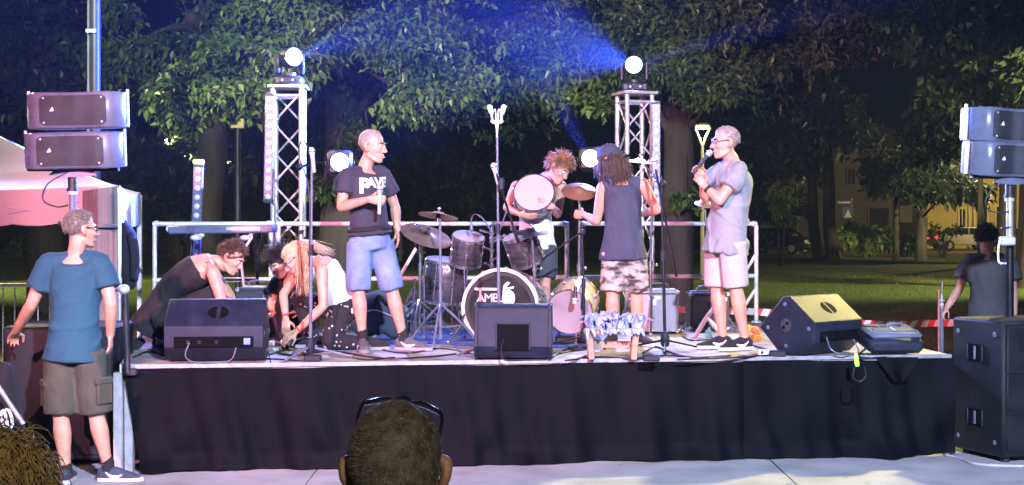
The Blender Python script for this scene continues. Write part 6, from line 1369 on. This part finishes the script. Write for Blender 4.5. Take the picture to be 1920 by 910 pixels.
shoe(Cw, 'l', (-1, -.1, 0), 'blackc', 'soleg', L=.24, mark=False); shoe(Cw, 'r', (.9, .4, 0), 'blackc', 'soleg', L=.24, mark=False)
# ---------------------------------------------------------------- person with dark curls behind her
Dk = person('person', 'crouching person with dark frizzy hair mostly hidden behind the blonde woman', 12.25, dict(head=(524, 494, .0), neck=(542, 520, .05), mid=(552, 560, .15), pel=(556, 600, .25), sl=(518, 530, .1), sr=(566, 528, .05),
    el=(508, 575, .02), wl=(522, 588, -.12), er=(580, 570, .0), wr=(566, 585, -.1), hl=(540, 602, .22), hr=(575, 602, .22), kl=(530, 572, -.16), kr=(582, 575, -.14), al=(535, 632, .0), ar=(580, 632, .02)),
    (-.5, -.7, -.5), (-.3, -.2, .9), hands=dict(l=((-.5, -.3, -.1), (0, -.6, -.8), (0, 0, 1), .3), r=((-.9, -.3, 0), (0, 0, -1), (0, -1, 0), .4)), g=.90, hs=.97)
shirt(Dk, 'blackc', .1, .014, .5, .01, .007, 13); trousers(Dk, 'blackc', .007, 14); hair(Dk, 'hdark', 900, .085, .8, .0034, -.5, .5, .35, seed=9, segs=6, lift=.7, cap=1.08)
shoe(Dk, 'l', (-.4, -1, 0), 'blackc', 'soleg', mark=False); shoe(Dk, 'r', (.3, -1, 0), 'blackc', 'soleg', mark=False)
# ---------------------------------------------------------------- bald man with the microphone
Zb_ = 11.45
E = person('person', 'smiling bald man in navy printed t-shirt and denim shorts holding a microphone', Zb_, dict(head=(699, 275, .0), neck=(682, 318, .02), chest=(684, 350, .0), mid=(690, 395, -.01), pel=(694, 447, .0), sl=(649, 330, -.08), sr=(716, 326, .12),
    el=(640, 388, -.16), wl=(692, 374, -.28), er=(741, 388, .22), wr=(745, 432, .16), hl=(674, 455, -.04), hr=(714, 455, .06), kl=(672, 545, -.04), kr=(735, 545, .04), al=(680, 634, -.03), ar=(757, 636, .05)),
    (.93, -.36, -.10), hands=dict(l=((.92, -.25, -.05), (.15, .9, -.1), (.1, 0, 1), .95, .03, .9), r=((.1, .1, -1), (-1, 0, 0), (0, -1, 0), .4)), g=.98, hs=1.07, skin='skin')
es = shirt(E, 'navy', -.045, .018, .60, .018, .012, 21, base=12); shorts(E, 'denim', .98, .016, .024, .008, 22, rise=.07)
MB().limb([E.W['pel']+E.sp*.085, E.W['pel']+E.sp*.065], [(.183, .143)]*2, E.sdh, n=24, cap=.2).build('belt', 'blackc', E.root)
hair(E, 'hgrey2', 500, .006, 0, .0022, -.36, .72, .2, seed=12, cap=.995, segs=1, name='stubble')
mt_ = MB().limb([E.M @ V((-.018, .0895, -.0695)), E.M @ V((0, .099, -.071)), E.M @ V((.018, .0895, -.0695))], [(.003, .0055)]*3, E.u, n=8).build('teeth', 'white', E.root)
shoe(E, 'l', (.20, -1, 0), 'shoeg', 'soleg', sock='blackc'); shoe(E, 'r', (1, -.22, 0), 'shoeg', 'soleg', L=.30, sock='blackc')
hp = P(712, 372, Zb_-.30); mic('microphone', 'microphone gripped against the chest by the bald man', hp+V((.0, -.004, .07)), (-.02, .0, -1), 'silver', .19)
# letters printed across the chest
def project_print(o, ob, txt, px, size, m, name='printed_letter', dirv=(0, 1, 0), rt=(1, 0, 0), up=(0, 0, 1), spacing=1., shear=0.):
    v_, f_ = ob_v[ob.name]; bv = BVHTree.FromPolygons([V(p) for p in v_], [tuple(q) for q in f_]); d = V(dirv).normalized(); x = V(rt).normalized()
    c = bpy.data.curves.new('t', 'FONT'); c.body = txt; c.size = size; c.align_x = 'CENTER'; c.align_y = 'CENTER'; c.space_character = spacing; c.offset = size*.045; t = bpy.data.objects.new('t', c); COL.objects.link(t)
    me = bpy.data.meshes.new_from_object(t.evaluated_get(bpy.context.evaluated_depsgraph_get())); bpy.data.objects.remove(t)
    import bmesh
    bm = bmesh.new(); bm.from_mesh(me); bmesh.ops.triangulate(bm, faces=bm.faces)
    for _ in range(2): bmesh.ops.subdivide_edges(bm, edges=[e for e in bm.edges if e.calc_length() > .016], cuts=1); bmesh.ops.triangulate(bm, faces=bm.faces)
    org = V(px)-d*1.0; z = V(up); bad = []
    for q in bm.verts:
        s = org+x*q.co.x+z*(q.co.y+shear*q.co.x); h = bv.ray_cast(s, d, 2.0)
        if h[0] is None: bad.append(q); q.co = s+d-V(o.root.location)
        else: q.co = h[0]-d*.0045-V(o.root.location)
    bmesh.ops.delete(bm, geom=bad, context='VERTS'); bm.to_mesh(me); bm.free(); return put(name, me, m, o.root)
pd, px_ = (-.28, .96, 0), (.96, .28, 0)
project_print(E, es, 'P', P(681, 350, Zb_-.1), .155, 'flat', dirv=pd, rt=px_); project_print(E, es, 'AVE', P(709, 343, Zb_-.1), .105, 'flat', dirv=pd, rt=px_, spacing=.9, shear=.06)
# ---------------------------------------------------------------- drummer
Zd = 12.95
Dm = person('person', 'drummer with copper curls in white tank top holding up a snare drum', Zd, dict(head=(1049, 317, -.12), neck=(1016, 334, .0), chest=(1008, 365, .02), mid=(1004, 405, .02), pel=(1006, 455, .02), sl=(968, 350, .02), sr=(1052, 350, -.02),
    el=(950, 390, -.10), wl=(974, 402, -.34), er=(1046, 402, -.14), wr=(1036, 388, -.36), hl=(988, 462, 0), hr=(1025, 462, 0), kl=(985, 532, -.06), kr=(1022, 532, -.06), al=(985, 612, .02), ar=(1022, 612, .02)),
    (.62, -.55, -.56), (.5, -.2, .8), hands=dict(l=((.8, -.2, -.2), (.1, .6, .7), (0, 0, 1), .35), r=((-.7, -.3, .2), (-.2, .8, .2), (0, 0, 1), .5)), g=.90, hs=1.0)
shirt(Dm, 'whitec', .06, .018, 0, 0, .008, 31, tank=True, name='tank_top'); shorts(Dm, 'dgrey', .85, .020, .03, .008, 32)
hair(Dm, 'hlight', 900, .06, .55, .0040, -.45, .50, .5, seed=15, segs=5, lift=.4, cap=1.08)
shoe(Dm, 'l', (-.1, -1, 0), 'white', 'sole', mark=False); shoe(Dm, 'r', (.2, -1, 0), 'white', 'sole', mark=False)
# ---------------------------------------------------------------- long haired man with the cap
Zk = 11.95
K = person('person', 'long haired man seen from behind in dark cap, sleeveless shirt and camouflage shorts', Zk, dict(head=(1141, 303, .05), neck=(1166, 336, .02), chest=(1167, 372, .02), mid=(1168, 415, .0), pel=(1169, 468, 0), sl=(1131, 352, .02), sr=(1205, 346, .02),
    el=(1119, 415, .06), wl=(1096, 404, .26), er=(1232, 394, .05), wr=(1204, 402, .24), hl=(1151, 474, 0), hr=(1190, 474, 0), kl=(1148, 548, -.02), kr=(1193, 548, .02), al=(1149, 632, .0), ar=(1196, 634, .06)),
    (-.86, .42, -.18), hands=dict(l=((-.75, .5, .1), (.25, .8, -.1), (0, 0, 1), .95, .03, .9), r=((-.8, .5, 0), (0, .3, 1), (0, -1, 0), .7)), g=.97, hs=1.02)
shirt(K, 'navy2', .08, .018, 0, 0, .012, 41, name='sleeveless_shirt', base=10); 
def camo():
    m = bpy.data.materials.new('camouflage_cotton'); m.use_nodes = True; t = m.node_tree; b = t.nodes['Principled BSDF']; b.inputs['Roughness'].default_value = .85; N = t.nodes.new; L = t.links.new; tc = N('ShaderNodeTexCoord'); mp = N('ShaderNodeMapping'); mp.inputs['Scale'].default_value = (1, 1, 2.1); L(tc.outputs['Object'], mp.inputs[0])
    n = N('ShaderNodeTexNoise'); n.inputs['Scale'].default_value = 9.5; n.inputs['Detail'].default_value = 2.5; L(mp.outputs[0], n.inputs['Vector']); r = N('ShaderNodeValToRGB'); r.color_ramp.interpolation = 'CONSTANT'; e = r.color_ramp.elements
    while len(e) < 4: e.new(.5)
    for q, (p, c) in zip(e, ((0, (.045, .04, .04, 1)), (.41, (.17, .145, .135, 1)), (.48, (.36, .30, .27, 1)), (.56, (.46, .39, .35, 1)))): q.position = p; q.color = c
    L(n.outputs[0], r.inputs[0]); L(r.outputs[0], b.inputs['Base Color']); return m
shorts(K, camo(), .98, .018, .026, .008, 42); hair(K, 'hbrown', 1100, .20, .30, .0034, -.62, .05, 1.0, back=.3, seed=17, segs=7, lift=.05, cap=1.02, zmax=.12)
# cap worn backwards-low: crown, brim, button
b = MB(); Mc = K.M; vs = []
b.lathe([(.002, .132), (.03, .130), (.062, .112), (.084, .078), (.091, .040), (.092, .022), (.089, .022), (.086, .040)], Mc @ Matrix.Translation((0, -.012, .008)) @ Matrix.Diagonal((1, 1.16, .98, 1)), 26); cap_ = b.build('cap', 'navy2', K.root)
Mb2 = Mc @ Matrix.Translation((0, -.030, 0)) @ Matrix.Rotation(math.pi, 4, 'Z'); bb = MB(); bb.grid(lambda u, v: Mb2 @ V(((u-.5)*.155*(1-.25*v*v), .080+.075*v-.02*abs(2*u-1)**2*(1-v)*2-.035*(2*u-1)**2*v, .034-.012*v-.016*(2*u-1)**2)), 14, 6); k = len(bb.v); f0 = list(bb.f); bb.v += [tuple(V(p)-K.u*.005) for p in bb.v]; bb.f += [tuple(i+k for i in f)[::-1] for f in f0]; bb.mi = [0]*len(bb.f); bb.build('brim', 'navy2', cap_)
MB().ball(Mc @ V((0, -.012, .138)), .008, 8, 6).build('button', 'navy2', cap_); MB().box(Mc @ V((.075, -.075, .075)), (.035, .012, .03), .003, Mc.to_3x3().normalized() @ Matrix.Rotation(R(48), 3, 'Z')).build('patch', 'canvasg', cap_)
hair(K, 'hbrown', 160, .07, .5, .006, -.9, -.2, .9, seed=19, segs=4, lift=.5, cap=.80, name='beard', top_only=None, frame=K.M @ Matrix.Translation((0, .045, -.075)), scale=.8)
shoe(K, 'l', (-.35, -1, 0), 'blackc', 'sole', mark=False); shoe(K, 'r', (.5, -.9, 0), 'blackc', 'sole', mark=False)
# ---------------------------------------------------------------- man in the grey shirt singing
Zg = 11.6
Gm = person('person', 'man with glasses in pale grey t-shirt and cream shorts speaking into a microphone', Zg, dict(head=(1359, 268, .0), neck=(1376, 306, .02), chest=(1374, 345, .02), mid=(1368, 392, .0), pel=(1362, 446, .0), sl=(1352, 320, .18), sr=(1386, 322, -.17),
    el=(1322, 372, .18), wl=(1318, 338, .04), er=(1350, 376, -.24), wr=(1322, 350, -.18), hl=(1348, 455, .09), hr=(1372, 455, -.09), kl=(1344, 540, .08), kr=(1380, 540, -.08), al=(1356, 634, .07), ar=(1396, 634, -.06)),
    (-.97, -.22, -.05), hands=dict(l=((-.5, .05, .85), (-.3, -.9, 0), (.8, 0, .4), .8, .03, .8), r=((-.55, .1, .8), (-.1, .95, .1), (.6, 0, .5), [.35, .7, .9, 1.0], .10, .6)), g=1.02, hs=1.05, belly=.018)
shirt(Gm, 'greyt', .12, .020, .58, .020, .015, 51, base=11); shorts(Gm, 'cream', .98, .020, .022, .007, 52, base=10); glasses(Gm); hair(Gm, 'hgrey2', 1300, .011, 0, .0022, -.40, .60, .3, back=.8, seed=21, cap=1.01, segs=2, lift=.15)
for q in 'lr': shoe(Gm, q, (-1, -.22 if q == 'l' else -.45, 0), 'blackc', 'sole', L=.31, sock=None)
MB().limb([Gm.W['wr']+(Gm.W['er']-Gm.W['wr']).normalized()*.02, Gm.W['wr']+(Gm.W['er']-Gm.W['wr']).normalized()*.045], [.034]*2, n=14, cap=.1).build('wristwatch', 'rubber', Gm.root)
mic('microphone', 'microphone held to the mouth by the man with glasses', P(1330, 287, Zg-.05), (-.62, .05, -.8), 'black', .20)
# ---------------------------------------------------------------- dark shirted man at the right, back turned
Hm = person('person', 'dark haired man in charcoal t-shirt standing behind the right subwoofer', 13.8, dict(head=(1850, 448, .0), neck=(1853, 478, .0), chest=(1853, 510, .0), mid=(1853, 550, 0), pel=(1853, 590, 0), sl=(1818, 492, 0), sr=(1892, 492, 0), el=(1797, 545, .02), wl=(1776, 576, -.04), er=(1900, 545, -.02), wr=(1902, 588, -.08),
    hl=(1836, 596, 0), hr=(1872, 596, 0), kl=(1836, 682, 0), kr=(1872, 682, 0), al=(1836, 756, 0), ar=(1872, 756, 0)), (.5, .85, -.12), hands=dict(l=((-.6, -.1, -.75), (.6, .2, -.6), (0, -1, .3), .9, .03, .8), r=((0, 0, -1), (-1, 0, 0), (0, 1, 0), .4)), g=1.0, base_z=0, voxel=.008)
shirt(Hm, 'dgrey', .14, .024, .60, .024, .009, 61, base=10); shorts(Hm, 'blackc', .95, seed=62); hair(Hm, 'hdark', 520, .045, .2, .005, -.45, .6, .4, seed=23, cap=1.05)
shoe(Hm, 'l', (0, 1, 0), mark=False); shoe(Hm, 'r', (.1, 1, 0), mark=False)
# ---------------------------------------------------------------- far walkers and the picture's right edge
Wk = person('person', 'distant walker in dark shirt and shorts on the grass behind the railing', 76, dict(head=(322, 413, 0), neck=(322, 421, 0), pel=(322, 448, 0), sl=(314, 425, 0), sr=(331, 425, 0), el=(312, 436, 0), wl=(313, 447, 0), er=(333, 436, 0), wr=(333, 446, 0), hl=(319, 449, 0), hr=(326, 449, 0), kl=(318, 463, 0), kr=(328, 463, 0), al=(317, 477.5, 0), ar=(329, 477.5, 0)), (.3, -1, 0), base_z=0, voxel=.018, eyes=False)
shirt(Wk, 'dgrey', seed=71); shorts(Wk, 'dgrey', .9, seed=72); hair(Wk, 'hdark', 120, .05, 0, .008, seed=25); shoe(Wk, 'l', (.2, -1, 0), 'white', mark=False); shoe(Wk, 'r', (.2, -1, 0), 'white', mark=False)
W2 = person('person', 'second distant walker just behind the first on the grass', 79, dict(head=(336, 414, 0), neck=(336, 421, 0), pel=(336, 447, 0), sl=(329, 425, 0), sr=(343, 425, 0), el=(327, 436, 0), wl=(328, 446, 0), er=(345, 436, 0), wr=(345, 446, 0), hl=(333, 448, 0), hr=(339, 448, 0), kl=(332, 461, 0), kr=(341, 461, 0), al=(331, 475.5, 0), ar=(342, 475.5, 0)), (.3, -1, 0), base_z=0, voxel=.018, eyes=False)
shirt(W2, 'blackc', seed=73); shorts(W2, 'blackc', .9, seed=74); hair(W2, 'hbrown', 120, .05, 0, .008, seed=26); shoe(W2, 'l', (.2, -1, 0), 'white', mark=False); shoe(W2, 'r', (.2, -1, 0), 'white', mark=False)
# ---------------------------------------------------------------- spectators in front of the camera
Zf = 2.55
S1 = person('person', 'spectator with cropped hair and sunglasses pushed up, seen from behind at bottom centre', Zf, dict(head=(743, 887, .0), neck=(738, 1010, -.04), chest=(738, 1120, -.03), mid=(738, 1300, 0), pel=(738, 1480, 0), sl=(560, 1070, -.03), sr=(916, 1070, -.03), el=(520, 1370, 0), wl=(600, 1600, .1), er=(956, 1370, 0), wr=(880, 1600, .1),
    hl=(660, 1500, 0), hr=(816, 1500, 0), kl=(655, 1850, .05), kr=(820, 1850, .05), al=(655, 2200, 0), ar=(820, 2200, 0)), (.03, 1, -.06), hs=1.0, g=1.0, base_z=0, voxel=.006, sm=4, skin='skin2')
hair(S1, 'hstub', 10, .004, 0, .001, -.75, .55, .2, seed=31, cap=1.005, segs=1, name='scalp_hair')
rgn = np.random.RandomState(5); d = rgn.normal(size=(36000, 3)); d /= np.linalg.norm(d, axis=1)[:, None]; d = d[(d[:, 2] > -.80) & ~((d[:, 1] > .5) & (d[:, 2] < .6))]
wh = np.array([.012, -.62, .62]); wh /= np.linalg.norm(wh); dist = np.linalg.norm(d-wh, axis=1); d = d[rgn.rand(len(d)) < np.clip(.25+dist*1.4, 0, 1)]
c0 = np.array([0, -.016, .030]); rad = np.array([.078, .099, .094])*1.004; Mn = np.array(S1.M); p = (c0+d*rad) @ Mn[:3, :3].T+Mn[:3, 3]; nn = d @ (Mn[:3, :3].T/S1.hs)
tv = np.cross(nn, wh @ (Mn[:3, :3].T/S1.hs)); tv /= np.linalg.norm(tv, axis=1)[:, None]+1e-6; dv_ = nn*.55+tv*.5-np.array([0, 0, .55])+rgn.normal(size=p.shape)*.28; dv_ /= np.linalg.norm(dv_, axis=1)[:, None]; ln = (.0045+.0045*rgn.rand(len(p)))[:, None]
sd_ = np.cross(dv_, nn)+rgn.normal(size=p.shape)*.4; sd_ /= np.linalg.norm(sd_, axis=1)[:, None]; vv = np.stack([p-sd_*.0006, p+sd_*.0006, p+dv_*ln], 1).reshape(-1, 3)-np.array(S1.root.location)
tag(put('cropped_hair', np_mesh('cropped_hair', vv, np.arange(len(vv)).reshape(-1, 3), False), 'hgrey', S1.root), kind='stuff')
shirt(S1, 'dgrey', .1, .018, .6, .02, .006, 81); shorts(S1, 'blackc', .95, seed=82); shoe(S1, 'l', (0, 1, 0), mark=False); shoe(S1, 'r', (0, 1, 0), mark=False)
sg = thing('sunglasses', 'dark sunglasses pushed up on the cropped head at bottom centre', 'sunglasses', tuple(S1.M @ V((0, .06, .12)))); M_ = S1.M @ Matrix.Translation((-.002, .036, .0725)) @ Matrix.Rotation(R(7), 4, 'Y') @ Matrix.Rotation(R(40), 4, 'X'); b = MB(M_)
for q in (-1, 1):
    b2 = MB(M_); b2.limb([(q*.010, .066, .0), (q*.035, .066, .002), (q*.066, .054, .0)], [(.016, .004), (.022, .005), (.018, .004)], M_.to_3x3() @ V((0, 0, 1)), n=12); b2.build('lens', 'glassf', sg)
    MB(M_).limb([(q*.066, .056, .004), (q*.073, .040, .002), (q*.074, .018, -.002), (q*.073, -.010, -.016)], [.0034, .0034, .003, .0026], n=8).build('temple', 'glassf', sg)
MB(M_).limb([(-.012, .068, .006), (0, .072, .008), (.012, .068, .006)], [.003]*3, n=8).build('bridge', 'glassf', sg)
S2 = person('person', 'spectator with honey coloured tousled curls at the bottom left corner', 2.75, dict(head=(18, 950, .0), neck=(30, 1050, 0), chest=(30, 1150, 0), mid=(30, 1300, 0), pel=(30, 1450, 0), sl=(-120, 1110, 0), sr=(180, 1110, 0), el=(-150, 1350, 0), wl=(-100, 1550, .1), er=(205, 1350, 0), wr=(160, 1550, .1),
    hl=(-40, 1470, 0), hr=(100, 1470, 0), kl=(-45, 1780, .05), kr=(100, 1780, .05), al=(-45, 2080, 0), ar=(100, 2080, 0)), (.35, .95, -.05), hs=.97, g=.85, base_z=0, voxel=.008)
hair(S2, 'hcurl', 3600, .080, .62, .0017, -.80, .55, .6, back=.3, seed=33, segs=8, lift=.2, cap=1.10); shirt(S2, 'dgrey', .1, .018, .6, .02, .006, 83); trousers(S2, 'blackc', seed=84); shoe(S2, 'l', (0, 1, 0), mark=False); shoe(S2, 'r', (0, 1, 0), mark=False)

# ================================================================ hazy night air round everything
hz = MB().box((0, 130, 8.4), (444, 345, 19.2), .001).mesh('haze'); hm = bpy.data.materials.new('haze_air'); hm.use_nodes = True; t = hm.node_tree; t.nodes.clear()
ou = t.nodes.new('ShaderNodeOutputMaterial'); pv_ = t.nodes.new('ShaderNodeVolumePrincipled'); pv_.inputs['Color'].default_value = (.50, .68, 1, 1); pv_.inputs['Density'].default_value = .00045; pv_.inputs['Anisotropy'].default_value = .0
t.links.new(pv_.outputs[0], ou.inputs['Volume']); tag(put('haze', hz, hm), kind='stuff')
